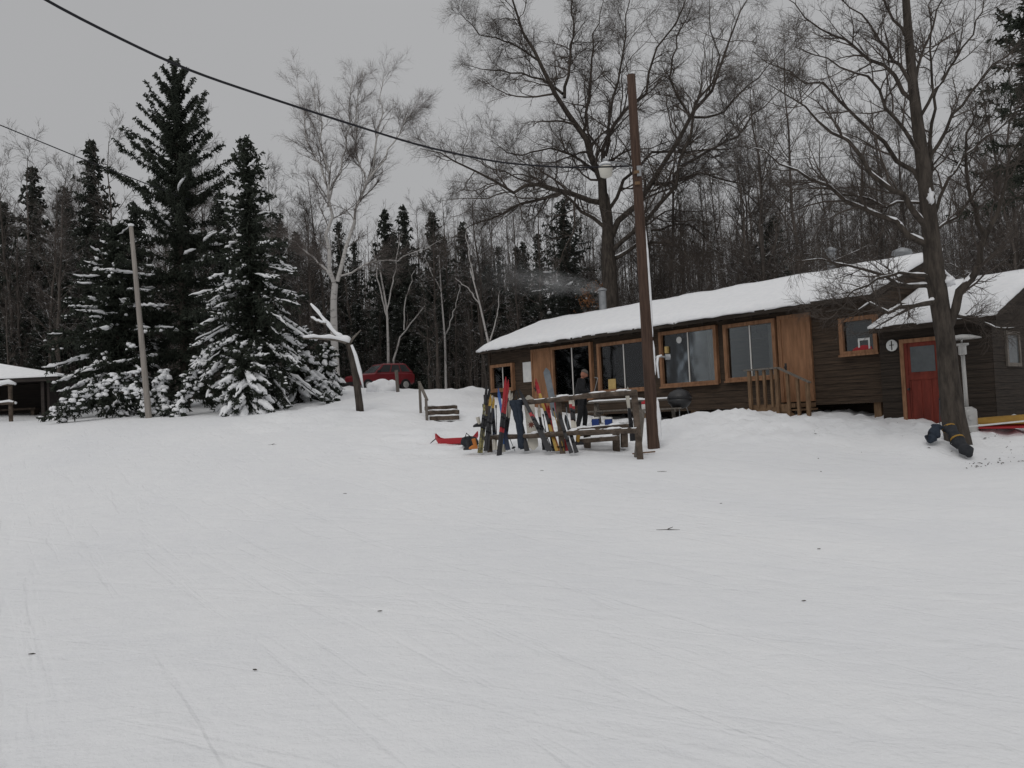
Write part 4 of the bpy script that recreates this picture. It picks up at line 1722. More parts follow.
body = part_skin(set(names), 1.0)
bmx = bmesh.new()
bmx.from_mesh(body)
hb = MB()
HC = Vector((.12, 0, 1.615))
tilt = Matrix.Rotation(R(28), 3, 'Y')
rings = []
for i in range(13):
    th = math.pi * min(max(i / 12, .03), .97)
    ring = []
    for j in range(18):
        ph = 2 * math.pi * j / 18
        d = Vector((math.sin(th) * math.cos(ph), math.sin(th) * math.sin(ph), -math.cos(th)))
        r_ = Vector((d.x * .098, d.y * .078, d.z * .12))
        if d.z < -.3 and d.x > .1:
            r_.x *= .92
        if abs(d.y) < .25 and d.x > .7 and -.35 < d.z < .15:
            r_.x += .022                       # nose
        if d.x > .6 and .12 < abs(d.y) < .55 and .0 < d.z < .25:
            r_.x -= .008                       # eye sockets
        ring.append(HC + tilt @ r_)
    rings.append(ring)
hb.loft(rings)
for s_ in (-1, 1):
    hb.blob(HC + tilt @ Vector((-.005, s_ * .08, .0)), (.022, .012, .034), amp=.05)
    hb.blob(HC + tilt @ Vector((.085, s_ * .03, .022)), (.012, .013, .009), amp=0)
    # five fingers closing round what he holds
    w_, h_ = Vector(J['wrl' if s_ > 0 else 'wrr']), Vector(J['hal' if s_ > 0 else 'har'])
    dd = (h_ - w_).normalized()
    side = dd.cross(Vector((0, 0, 1))).normalized()
    for k in range(4):
        b0 = h_ + Vector((0, 0, .030 - .020 * k))
        ln = (.075, .085, .08, .062)[k]
        hb.tube([b0, b0 + dd * ln * .5 - side * (.006 * s_), b0 + dd * ln * .75 - side * (.035 * s_), b0 + dd * ln * .5 - side * (.055 * s_)], [.011, .010, .0095, .008], 6)
    b0 = w_ + dd * .03 - side * (.02 * s_)
    hb.tube([b0, b0 + dd * .04 - side * (.03 * s_) + Vector((0, 0, .02)), b0 + dd * .075 - side * (.035 * s_) + Vector((0, 0, .02))], [.014, .012, .009], 6)
tm = bpy.data.meshes.new('tmp')
tm.from_pydata(hb.v, [], hb.f)
bmx.from_mesh(tm)
bmesh.ops.recalc_face_normals(bmx, faces=bmx.faces)
bmx.to_mesh(body)
bmx.free()
skin_obj('body', body, 'skin', man)
skin_obj('jacket', part_skin({'pel', 'waist', 'chest', 'neck', 'shl', 'ell', 'wrl', 'shr', 'elr', 'wrr'}, 1.12, .040), 'blackcloth', man)
skin_obj('trousers', part_skin({'pel', 'hipl', 'kneel', 'anl', 'hipr', 'kneer', 'anr'}, 1.1, .022), 'blackcloth', man)
for s_ in 'lr':
    a, t_ = Vector(J['an' + s_]), Vector(J['toe' + s_])
    m_ = MB()
    m_.tube([a + Vector((-.05, 0, -.04)), a + Vector((.0, 0, -.03)), a + (t_ - a) * .55, t_ + Vector((.02, 0, 0))], [.05, .068, .058, .04], 10, flat=.9)
    m_.tube([a + Vector((0, 0, .12)), a + Vector((0, 0, -.02))], [.062, .06], 10)
    m_.build('boot', 'blackcloth', man, smooth=True)
m_ = MB()
rings = []
for i in range(6):
    th = math.pi / 2 * (i / 5) * .97
    rings.append([HC + tilt @ (Vector((-.008, 0, .035)) + Vector((math.cos(th) * .107 * math.cos(j * math.pi / 8), math.cos(th) * .09 * math.sin(j * math.pi / 8), math.sin(th) * .1))) for j in range(16)])
m_.loft(rings)
m_.build('cap', 'greyhat', man, smooth=True)
ps_ = thing('barbecue_fork', 'thin long stick held in the hands of the man in black', 'stick', man.location + Vector((.36, -.19, 1.05)))
m_ = MB()
m_.tube([(-.06, 0, -.05), (.02, 0, .1), (.12, -.01, .42)], .009, 6)
m_.build('shaft', 'galv', ps_)
m_ = MB()
m_.tube([(.12, -.01, .42), (.02, -.01, .44)], .008, 6)
m_.build('tip', 'galv', ps_)

# ------------------------------------------------------------------ red car
pc = at(379, 390, 50.5)
car = thing('parked_car', 'red compact off-roader parked in deep snow by the wood', 'car', (pc.x + .1, pc.y, gz(pc.x, pc.y) - .12), R(40))
# local: the car points to -x


def sec(x, hw, z0, z1, b=.08):
    return [Vector((x, -hw + b, z0)), Vector((x, hw - b, z0)), Vector((x, hw, z0 + b)), Vector((x, hw, z1 - b)), Vector((x, hw - b, z1)), Vector((x, -hw + b, z1)), Vector((x, -hw, z1 - b)), Vector((x, -hw, z0 + b))]


m_ = MB()
m_.loft([sec(-2.0, .70, .42, .82), sec(-1.92, .78, .38, .93), sec(-1.6, .82, .34, 1.0), sec(-.75, .83, .34, 1.06), sec(.9, .83, .34, 1.10), sec(1.75, .81, .36, 1.08), sec(1.92, .78, .42, 1.02)])
gh = [[Vector((x, s_ * hw, z)) for (s_, hw, x, z) in ring] for ring in (
    [(-1, .80, -.82, 1.03), (1, .80, -.82, 1.03), (1, .80, 1.84, 1.06), (-1, .80, 1.84, 1.06)],
    [(-1, .66, -.18, 1.56), (1, .66, -.18, 1.56), (1, .66, 1.42, 1.58), (-1, .66, 1.42, 1.58)],
    [(-1, .58, -.05, 1.63), (1, .58, -.05, 1.63), (1, .58, 1.30, 1.65), (-1, .58, 1.30, 1.65)])]
m_.loft(gh)
body_ = m_.build('body', 'redpaint', car, bevel=.025)
cw = Vector


def quad(name, pts, m, off):
    n = (pts[1] - pts[0]).cross(pts[2] - pts[0]).normalized()
    q = MB()
    a = [p + n * off for p in pts]
    b = [p + n * (off + .008) for p in pts]
    q.add(a + b, [(0, 1, 2, 3), (7, 6, 5, 4), (0, 4, 5, 1), (1, 5, 6, 2), (2, 6, 7, 3), (3, 7, 4, 0)])
    return q.build(name, m, car)


def lerp(a, b, t):
    return a + (b - a) * t


g0, g1 = gh[0], gh[1]


def side(y, t0, t1, s0, s1):
    lo_a, lo_b = (g0[0], g0[3]) if y < 0 else (g0[1], g0[2])
    hi_a, hi_b = (g1[0], g1[3]) if y < 0 else (g1[1], g1[2])
    pt = lambda t, s: lerp(lerp(lo_a, lo_b, t), lerp(hi_a, hi_b, t), s)
    p = [pt(t0, s0), pt(t1, s0), pt(t1, s1), pt(t0, s1)]
    return p if y < 0 else p[::-1]


for y in (-1, 1):
    for (t0, t1) in ((.06, .36), (.40, .66), (.70, .93)):
        quad('side_window', side(y, t0, t1, .12, .92), 'glass', .006)
ptf = lambda t, s: lerp(lerp(g0[1], g0[0], t), lerp(g1[1], g1[0], t), s)
quad('windscreen', [ptf(.08, .1), ptf(.92, .1), ptf(.92, .93), ptf(.08, .93)], 'glass_grey', .006)
ptr = lambda t, s: lerp(lerp(g0[3], g0[2], t), lerp(g1[3], g1[2], t), s)
quad('rear_window', [ptr(.08, .12), ptr(.92, .12), ptr(.92, .92), ptr(.08, .92)], 'glass_grey', .006)
for x in (-1.3, 1.25):
    for s_ in (-1, 1):
        m_ = MB()
        m_.tube([(x, s_ * .66, .34), (x, s_ * .70, .34), (x, s_ * .83, .34), (x, s_ * .86, .34)], [.32, .35, .35, .31], 20)
        wh = m_.build('wheel', 'rubber', car)
        m_ = MB()
        m_.tube([(x, s_ * .862, .34), (x, s_ * .875, .34)], [.2, .18], 16)
        m_.build('rim', 'steel', wh)
for (x, m) in ((-2.02, 'rubber'), (1.93, 'rubber')):
    b = MB()
    b.box(min(x, x + .09 * (1 if x > 0 else -1)), max(x, x + .09 * (1 if x > 0 else -1)), -.78, .78, .38, .58)
    b.build('bumper', 'rubber', car, bevel=.03)
for s_ in (-1, 1):
    b = MB()
    b.box(-1.99, -1.93, s_ * .6 - .13, s_ * .6 + .13, .68, .84)
    b.build('headlight', 'headlight', car, bevel=.02)
    b = MB()
    b.box(1.86, 1.935, s_ * .70 - .08, s_ * .70 + .08, .70, .96)
    b.build('taillight', 'taillight', car, bevel=.02)
    b = MB()
    b.box(-.70, -.52, s_ * .93 - .08, s_ * .93 + .08, 1.06, 1.2)
    b.build('mirror', 'rubber', car, bevel=.03)
    b = MB()
    b.beam((-.3, s_ * .55, 1.70), (1.3, s_ * .55, 1.71), .04, .04)
    b.build('roof_rail', 'rubber', car)
b = MB()
b.box(-1.98, -1.945, -.4, .4, .66, .82)
b.build('grille', 'rubber', car)

# snow heap + stake before the car
p = at(382.5, 393, 43)
sb = MB()
sb.blob((0, 0, .26), (.72, .5, .40), seed=31, amp=.45, n=24, k=14)
sb.blob((-.42, -.05, .24), (.42, .4, .38), seed=37, amp=.3, n=18, k=10)
sb.blob((.42, .05, .26), (.40, .4, .42), seed=39, amp=.3, n=18, k=10)
o = sb.build('snow_heap', 'snow', smooth=True)
o.location = (p.x, p.y, gz(p.x, p.y) - .1)
tag(o, 'rounded white snow heap in front of the red car', 'snow heap')
p = at(398, 395, 42)
st_ = MB()
st_.tube([(0, 0, -.3), (0, 0, .3), (-.03, 0, at(398, 370, 42).z - p.z)], [.09, .088, .085], 10)
o = st_.build('stake', 'greywood')
o.location = (p.x, p.y, p.z)
tag(o, 'short grey stake standing before the rear of the red car', 'post')

# ------------------------------------------------------------------ twigs fallen on the snow
for i, (px, py, ln, lab) in enumerate(((345, 494, .10, 'tiny dark twig on the snow left of the sled'), (272, 445, .35, 'forked twig lying on the snow below the red car'),
                                       (32, 655, .06, 'small dark twig at the far left of the foreground snow'), (668, 530.5, .40, 'long straight twig lying on the snow below the utility pole'),
                                       (804, 602, .05, 'short twig in the right foreground snow'), (819, 549.5, .05, 'dark speck of bark on the snow below the porch'), (721, 504, .05, 'small bark chip on the snow right of the utility pole'),
                                       (380, 612, .05, 'bark chip in the middle of the foreground snow'), (255, 671, .04, 'bark chip low in the left foreground snow'), (542, 471, .1, 'twig by the churned snow below the rack'), (662, 472, .25, 'curved twig on snow below the utility pole base'))):
    r0 = ray(px, py)
    D = 4.0
    for _ in range(4000):
        q = CO + r0 * D
        if q.z <= gz(q.x, q.y):
            break
        D += .02
    m_ = MB()
    a = rnd.uniform(-.4, .4)
    ln *= .38
    d = Vector((math.cos(a), math.sin(a), 0))
    m_.tube([-d * ln, d * ln * .2 + Vector((-d.y, d.x, 0)) * ln * .15, d * ln], [.003, .005, .002], 6)
    if ln > .1:
        m_.tube([Vector((0, 0, .01)), d * ln * .5 + Vector((0, ln * .35, .03))], [.007, .003], 5)
    o = m_.build('twig', 'bark')
    o.location = (q.x, q.y, gz(q.x, q.y) + .008)
    tag(o, lab, 'twig')

# bits of bark, needles and leaves blown about below the big tree and the porch
g = np.random.default_rng(5)
n = 200
T_px, T_py = [], []
cx = np.concatenate([g.uniform(800, 1040, 25), g.normal(990, 24, 150), g.normal(975, 9, 25)])
V, Fq = [], []
for i in range(n):
    D_ = g.uniform(15.5, 24)
    x_ = (cx[i] - 512) / F * D_
    q = LI @ Vector((x_, D_, 2))
    if q.y > -.4:
        continue
    z_ = gz(x_, D_) + .008
    a = g.uniform(0, 6.28)
    l_ = .012 * math.exp(g.normal(.45, .75))
    w_ = l_ * g.uniform(.2, .6)
    c_, s_ = math.cos(a), math.sin(a)
    o_ = len(V)
    V += [(x_ - l_ * c_, D_ - l_ * s_, z_), (x_ - w_ * s_, D_ + w_ * c_, z_ + .004), (x_ + l_ * c_, D_ + l_ * s_, z_ + .01), (x_ + w_ * s_, D_ - w_ * c_, z_ + .004), (x_, D_, z_ + .018)]
    Fq += [(o_, o_ + 1, o_ + 4), (o_ + 1, o_ + 2, o_ + 4), (o_ + 2, o_ + 3, o_ + 4), (o_ + 3, o_, o_ + 4)]
o = np_object('leaf_litter', np.array(V), [np.array(Fq)], ['bark'])
tag(o, 'scattered dark specks of bark and leaf on the snow near the big tree', 'leaf litter', kind='stuff')

# ================================================================== TREES
rng = np.random.default_rng(11)


def add_tree(tb_, P1, R1, levels, rng):
    """levels: list of spawn settings; every level grows from the one before"""
    P, Rr = P1, R1
    for (per, tmin, ang, lr, rr, k, up, wander, rmin, n, extra) in levels:
        Q, Qr = spawn(rng, P, Rr, per, tmin, ang, lr, rr, k, up, wander, rmin, **extra)
        tb_.add(Q, Qr, n)
        P, Rr = Q, Qr


def limb_snow(limbs, radii, rng, mx=.75, prob=.75, lift=.72, w=.62):
    """snow lying along the upper side of the nearly level limbs"""
    T = Tubes()
    for P, Rr in zip(limbs, radii):
        k = len(P)
        fine = np.stack([np.interp(np.linspace(0, k - 1, k * 5), np.arange(k), P[:, i]) for i in range(3)], 1)
        fr = np.interp(np.linspace(0, k - 1, k * 5), np.arange(k), Rr)
        i = 0
        while i < len(fine) - 6:
            n = rng.integers(5, 14)
            seg = fine[i:i + n + 1]
            r = fr[i:i + n + 1]
            t = norm(seg[-1] - seg[0])
            if len(seg) > 4 and abs(t[2]) < mx and rng.uniform() < prob and r.mean() > .014:
                m = len(seg)
                s = np.linspace(0, 1, m)
                rr = r * w * np.sin(np.pi * np.clip(s, .03, .97)) ** .5 * rng.uniform(.8, 1.2, m)
                c = seg.copy()
                hor = np.sqrt(1 - t[2] ** 2)
                c[:, 2] += r * lift * hor
                T.add(c[None], rr[None], 6)
            i += n
    return T


def hero_tree(name, label, D, base, trunk, limbs, levels, barkm, twigm, seed, depth_amp=.8, snow=None, group=None):
    """trunk/limbs: [(px,py,radius px)...] traced at distance D, each limb given its own lean in depth"""
    g = np.random.default_rng(seed)
    gr_ = at(*base, D)
    root = thing(name, label, 'tree', (gr_.x, gr_.y, gz(gr_.x, gr_.y)), group=group)
    O = np.array(root.location)
    def P3(p, dd):
        return np.array(at(p[0], p[1], D + dd)) - O
    tk = resample([P3(p, 0) for p in trunk], 16)
    tr_ = np.interp(np.linspace(0, 1, 16), np.linspace(0, 1, len(trunk)), [p[2] * D / F for p in trunk])
    T = Tubes()
    T.add(tk[None], tr_[None], 14)
    to = T.build('trunk', [barkm], root)
    LP, LR = [], []
    for (lean, pts) in limbs:
        n = len(pts)
        P = []
        for i, p in enumerate(pts):
            P.append(P3(p, lean * depth_amp * (i / (n - 1)) ** 1.1 * n * .8))
        ll = float(np.linalg.norm(np.array(P[-1]) - np.array(P[0])))
        q = resample(P, 12, g, .011 * ll)
        r0, r1 = pts[0][2] * D / F, pts[-1][2] * D / F
        LP.append(q)
        LR.append(np.linspace(r0, r1, 12))
    LP, LR = np.array(LP), np.array(LR)
    T = Tubes()
    T.add(LP, LR, 9)
    T.build('limbs', [barkm], root)
    T = Tubes()
    add_tree(T, LP, LR, levels, g)
    # the trunk's top also carries branches
    T.build('twigs', [twigm], root)
    if snow:
        sn = limb_snow(list(LP) + [tk], list(LR) + [tr_], g, **snow)
        tag(sn.build('branch_snow', ['snow'], root), kind='stuff')
    return root


def Z(scale, ox, oy, pts, r0, r1):
    n = len(pts)
    return [(x / scale + ox, y / scale + oy, r0 + (r1 - r0) * i / (n - 1)) for i, (x, y) in enumerate(pts)]


# ---- the great bare tree behind the lodge
q7 = lambda pts, r0, r1: Z(2.56, 420, 0, pts, r0, r1)
limbs = [(-.5, q7([(480, 580), (462, 450), (415, 350), (365, 240), (300, 150), (250, 50), (225, -60)], 4.26, 0.60)),
         (.6, q7([(370, 250), (390, 150), (395, 60), (385, -50)], 1.80, 0.30)),
         (.8, q7([(365, 240), (330, 210), (220, 180), (110, 165)], 1.48, 0.24)),
         (-.8, q7([(470, 520), (440, 510), (370, 490), (300, 465), (230, 490), (170, 450), (60, 400), (0, 380)], 2.95, 0.30)),
         (.5, q7([(370, 492), (260, 520), (190, 555), (80, 610)], 1.80, 0.24)),
         (.9, q7([(470, 580), (420, 540), (370, 495), (250, 455), (120, 400)], 1.97, 0.24)),
         (.3, q7([(480, 575), (472, 420), (480, 330), (530, 290), (600, 170), (650, 60), (690, -40)], 2.79, 0.36)),
         (-.7, q7([(475, 400), (480, 330), (500, 220), (520, 100), (540, -40)], 1.80, 0.30)),
         (-.3, q7([(482, 625), (512, 555), (560, 505), (600, 470), (650, 390), (690, 300), (750, 230), (800, 100), (850, -20)], 3.44, 0.36)),
         (.7, q7([(600, 470), (660, 460), (740, 445), (830, 470), (900, 500)], 2.13, 0.24)),
         (-.9, q7([(484, 650), (530, 610), (580, 580), (640, 470), (690, 370), (740, 230), (760, 120), (740, 0)], 2.46, 0.30)),
         (.9, q7([(650, 450), (700, 400), (800, 360), (880, 270), (960, 200)], 1.80, 0.24)),
         (.4, q7([(478, 545), (540, 430), (600, 390), (700, 385), (820, 380), (920, 400)], 1.97, 0.24)),
         (-.9, q7([(488, 665), (560, 625), (620, 620), (660, 630), (690, 665)], 2.30, 0.42)),
         (-.5, q7([(590, 590), (680, 570), (740, 620), (820, 690)], 1.31, 0.24)),
         (.2, q7([(415, 350), (440, 240), (440, 130), (470, 0)], 1.80, 0.30)),
         (-.4, q7([(310, 160), (230, 110), (160, 90), (100, 30)], 1.23, 0.24)),
         (1.0, q7([(690, 300), (640, 200), (660, 90), (700, -10)], 1.48, 0.24)),
         (-.6, q7([(462, 450), (400, 400), (330, 380), (250, 400), (180, 360)], 1.48, 0.24)),
         (.5, q7([(700, 300), (770, 300), (860, 200), (940, 110)], 1.31, 0.24))]
lv = [(22, .12, (28, 72), .40, .5, 9, .035, .20, .008, 4, dict(lmin=.9, lmax=4.2)),
      (12, .10, (25, 66), .42, .6, 6, .03, .2, .0048, 3, dict(lmin=.7)),
      (10, .08, (22, 60), .55, .7, 4, .02, .2, .0033, 3, dict(lmin=.5, taper=.4))]
hero_tree('bare_tree', 'huge spreading bare tree rising behind the lodge', 41, (612, 330),
          [(612, 330, 8.5), (610.5, 290, 7.6), (608, 250, 7.4), (607.5, 215, 5.6), (604, 195, 4.5)], limbs, lv, 'bark', 'bark_twig', 5, 1.0, dict(mx=.5, prob=.3, lift=.9))

# ---- the bare tree in front, at the right
q8 = lambda pts, r0, r1: Z(2.56, 760, 0, pts, r0, r1)
limbs = [(.25, q8([(425, 625), (340, 565), (270, 540), (150, 470), (50, 420), (-30, 375)], 3.32, 0.42)),
         (-.3, q8([(425, 580), (360, 510), (310, 460), (265, 400), (215, 350), (120, 290), (20, 215)], 3.32, 0.36)),
         (.35, q8([(425, 490), (380, 430), (330, 380), (270, 310), (180, 240), (80, 190), (-20, 130)], 2.69, 0.30)),
         (-.4, q8([(412, 400), (370, 340), (335, 290), (310, 230), (200, 160), (90, 120)], 2.22, 0.30)),
         (.2, q8([(395, 260), (330, 180), (260, 130), (170, 80), (60, -10)], 2.38, 0.36)),
         (-.2, q8([(388, 220), (320, 110), (270, 50), (200, -20)], 2.06, 0.36)),
         (.4, q8([(437, 540), (430, 460), (436, 350), (445, 200), (440, 100), (452, -30)], 2.38, 0.42)),
         (-.35, q8([(430, 440), (470, 330), (540, 250), (600, 170), (690, 80)], 2.22, 0.30)),
         (.3, q8([(440, 570), (480, 470), (520, 400), (600, 340), (690, 260)], 2.06, 0.30)),
         (-.2, q8([(383, 100), (330, 30), (290, -60)], 1.74, 0.48)),
         (.3, q8([(395, 230), (420, 130), (455, 40), (480, -60)], 1.74, 0.42)),
         (-.3, Z(1, 0, 0, [(949, 325), (959, 297), (976, 272), (986, 236), (1000, 200), (1014, 150)], 4.80, 0.60)),
         (.4, Z(1, 0, 0, [(986, 236), (970, 200), (965, 160), (975, 100)], 2.64, 0.50)),
         (-.5, Z(1, 0, 0, [(938, 300), (911, 308), (885, 309), (858, 306), (825, 312)], 2.88, 0.40)),
         (.3, Z(1, 0, 0, [(938, 290), (905, 285), (870, 272), (835, 262), (795, 262)], 2.40, 0.40)),
         (-.2, Z(1, 0, 0, [(936, 282), (900, 270), (868, 285), (840, 300), (810, 302)], 1.92, 0.40)),
         (-.4, Z(1, 0, 0, [(947, 315), (975, 318), (1000, 330), (1024, 326)], 2.16, 0.40)),
         (.1, q8([(410, 300), (440, 240), (520, 130), (560, 40), (580, -40)], 1.74, 0.36)),
         (.5, q8([(425, 520), (330, 525), (230, 500), (140, 500), (60, 560)], 1.43, 0.24)),
         (-.5, q8([(430, 600), (500, 560), (560, 480), (610, 430), (680, 400)], 1.58, 0.30))]
lv = [(15, .14, (22, 58), .42, .6, 8, .04, .13, .0055, 5, dict(lmin=.5, lmax=2.8)),
      (9, .12, (25, 60), .42, .6, 6, .03, .15, .0038, 4, dict(lmin=.3, lmax=1.3)),
      (6, .12, (22, 55), .5, .7, 4, .02, .15, .0028, 3, dict(lmin=.22, taper=.4))]
hero_tree('bare_tree', 'dark bare tree standing in front of the red door at the right', 18.0, (957, 444),
          [(960, 452, 13), (957, 438, 11.0), (950, 400, 9.4), (947.5, 350, 8.9), (940, 305, 9.6), (934, 275, 7.9), (932, 245, 7.2), (928, 205, 6), (921, 148, 5), (914, 98, 4.4), (908, 31, 3.8), (904, -30, 3), (900, -90, 2)],
          limbs, lv, 'bark', 'bark_twig', 8, .55, dict(mx=.78, prob=.85, lift=1.0, w=.8))

ft = [o for o in C.objects if o.name.startswith('bare_tree') and not o.parent and 'in front of the red door' in o.get('label', '')][0]
for i, (px, py, rx, rz_) in enumerate(((930, 198, .06, .17), (949, 281, .10, .10))):
    m_ = MB()
    m_.blob(at(px, py, 17.86) - ft.location, (rx, .12, rz_), seed=50 + i, amp=.7, n=16, k=10, fr=2.4)
    m_.build('fork_snow', 'snow', ft, smooth=True)

# ---- birches
q2 = lambda pts, r0, r1: Z(1.873, 240, 20, pts, r0, r1)
limbs = [(-.3, q2([(178, 500), (165, 400), (163, 300), (155, 230), (145, 160), (138, 125)], 2.21, 0.28)),
         (.3, q2([(182, 490), (200, 400), (235, 310), (255, 225), (266, 160), (270, 110)], 2.21, 0.28)),
         (.5, q2([(176, 490), (150, 455), (120, 430), (85, 405)], 1.44, 0.28)),
         (-.4, q2([(186, 480), (240, 455), (300, 450), (380, 410)], 1.02, 0.21)),
         (.2, q2([(164, 350), (195, 260), (205, 180), (212, 105)], 1.19, 0.28)),
         (-.3, q2([(235, 310), (215, 220), (222, 150), (230, 90)], 1.02, 0.24)),
         (.4, q2([(240, 300), (290, 230), (320, 170), (340, 150)], 1.10, 0.21)),
         (.3, q2([(163, 310), (130, 230), (110, 160), (108, 120)], 1.10, 0.21))]
lv = [(20, .15, (15, 48), .34, .5, 7, .05, .13, .006, 3, dict(lmin=.8, lmax=2.2)),
      (11, .1, (18, 48), .48, .6, 5, .0, .15, .004, 3, dict(lmin=.45)),
      (9, .1, (18, 48), .65, .7, 4, -.07, .14, .0026, 3, dict(lmin=.4, taper=.4))]
hero_tree('birch_tree', 'pale two stemmed birch left of the red car', 45, (336, 389), [(336.5, 392, 4.4), (335.5, 372, 3.9), (334, 330, 3.6), (333.5, 300, 3.3), (335, 284, 3.1)], limbs, lv, 'birch', 'birch_twig', 15, .9, None)
lv2 = [(7, .25, (20, 50), .30, .6, 5, .05, .14, .007, 3, dict(lmin=.4)), (6, .2, (20, 50), .5, .7, 4, 0, .15, .005, 3, dict(lmin=.3))]
hero_tree('birch_tree', 'slender young birch with a slanting stem right of the red car roof', 53, (389, 384), [(388.5, 388, 1.6), (388.3, 350, 1.3), (387, 310, 1.0), (380, 270, .7)],
          [(.3, [(391, 375, 1.2), (400, 340, 1.0), (427, 298, .4)]), (-.3, [(388, 320, .9), (378, 280, .7), (372, 240, .4)]), (.2, [(387, 310, .8), (395, 270, .6), (400, 235, .3)]), (.2, [(404, 330, .7), (405, 300, .5), (415, 270, .3)])], lv2, 'birch', 'birch_twig', 17, .8, None)

hero_tree('birch_tree', 'thin pale slanting birch left of the lodge eave', 47, (497, 388), [(498, 390, 1.5), (490, 350, 1.2), (480, 305, .9), (470, 268, .6)],
          [(.3, [(489, 345, .8), (496, 320, .6), (500, 290, .3)]), (-.3, [(480, 305, .7), (470, 290, .5), (455, 278, .3)]), (.2, [(474, 280, .6), (468, 250, .5), (466, 225, .3)])], lv2, 'birch', 'birch_twig', 19, .8, None)
hero_tree('birch_tree', 'thin upright pale birch among the dark conifers behind the garden steps', 50, (446, 388), [(446, 390, 1.3), (445, 340, 1.0), (441, 290, .7), (439, 255, .5)],
          [(.3, [(445, 335, .7), (455, 310, .5), (460, 285, .3)]), (-.3, [(441, 290, .6), (430, 270, .4), (424, 255, .3)])], lv2, 'birch', 'birch_twig', 21, .8, None)

# ---- broken tree with snow laden boughs
D = 31
bt = thing('dead_tree', 'broken leaning tree trunk with snow laden boughs left of the red car', 'tree')
p = at(360, 411, D)
bt.location = (p.x, p.y, gz(p.x, p.y))
O = bt.location
m_ = MB()
pts = [(360.5, 416), (359.5, 405), (356, 378), (351, 352), (347.5, 341)]
m_.tube([at(*q, D) - O for q in pts], [.15, .14, .125, .12, .10], 12)
m_.build('trunk', 'bark', bt, smooth=True)
for (pts, r0, r1, dd) in (([(350, 343), (338, 339.5), (322, 338), (303, 338)], .09, .035, -.4), ([(344, 341), (334, 333), (322, 318), (311, 305)], .08, .02, .3), ([(326, 324), (318, 322), (311, 318)], .04, .015, .5),
                            ([(349, 344), (354, 337), (361, 330)], .06, .02, .2)):
    m_ = MB()
    n = len(pts)
    P = [at(q[0], q[1], D + dd * i / n) - O for i, q in enumerate(pts)]
    P = [Vector(v) for v in resample([tuple(v) for v in P], 10)]
    m_.tube(P, [r0 + (r1 - r0) * i / 9 for i in range(10)], 8)
    bo = m_.build('bough', 'greywood', bt, smooth=True)
    if pts[-1][0] < 350:
        m_ = MB()
        m_.tube([v + Vector((0, -.02, .06 + .02 * math.sin(i * 2))) for i, v in enumerate(P)], [.12 + .02 * math.sin(i * 1.9) - .006 * i for i in range(10)] if r0 > .05 else [.06] * 9 + [.02], 8, flat=.75)
        m_.build('bough_snow', 'snow', bo, smooth=True)
m_ = MB()
m_.tube([at(q[0] + 3.4, q[1], D - .05) - O for q in ((360, 388), (356.5, 372), (352, 355), (348, 345))], [.02, .075, .07, .05], 8)
m_.blob(at(344, 339, D) - O, (.25, .15, .13), seed=6)
m_.build('trunk_snow', 'snow', bt, smooth=True)


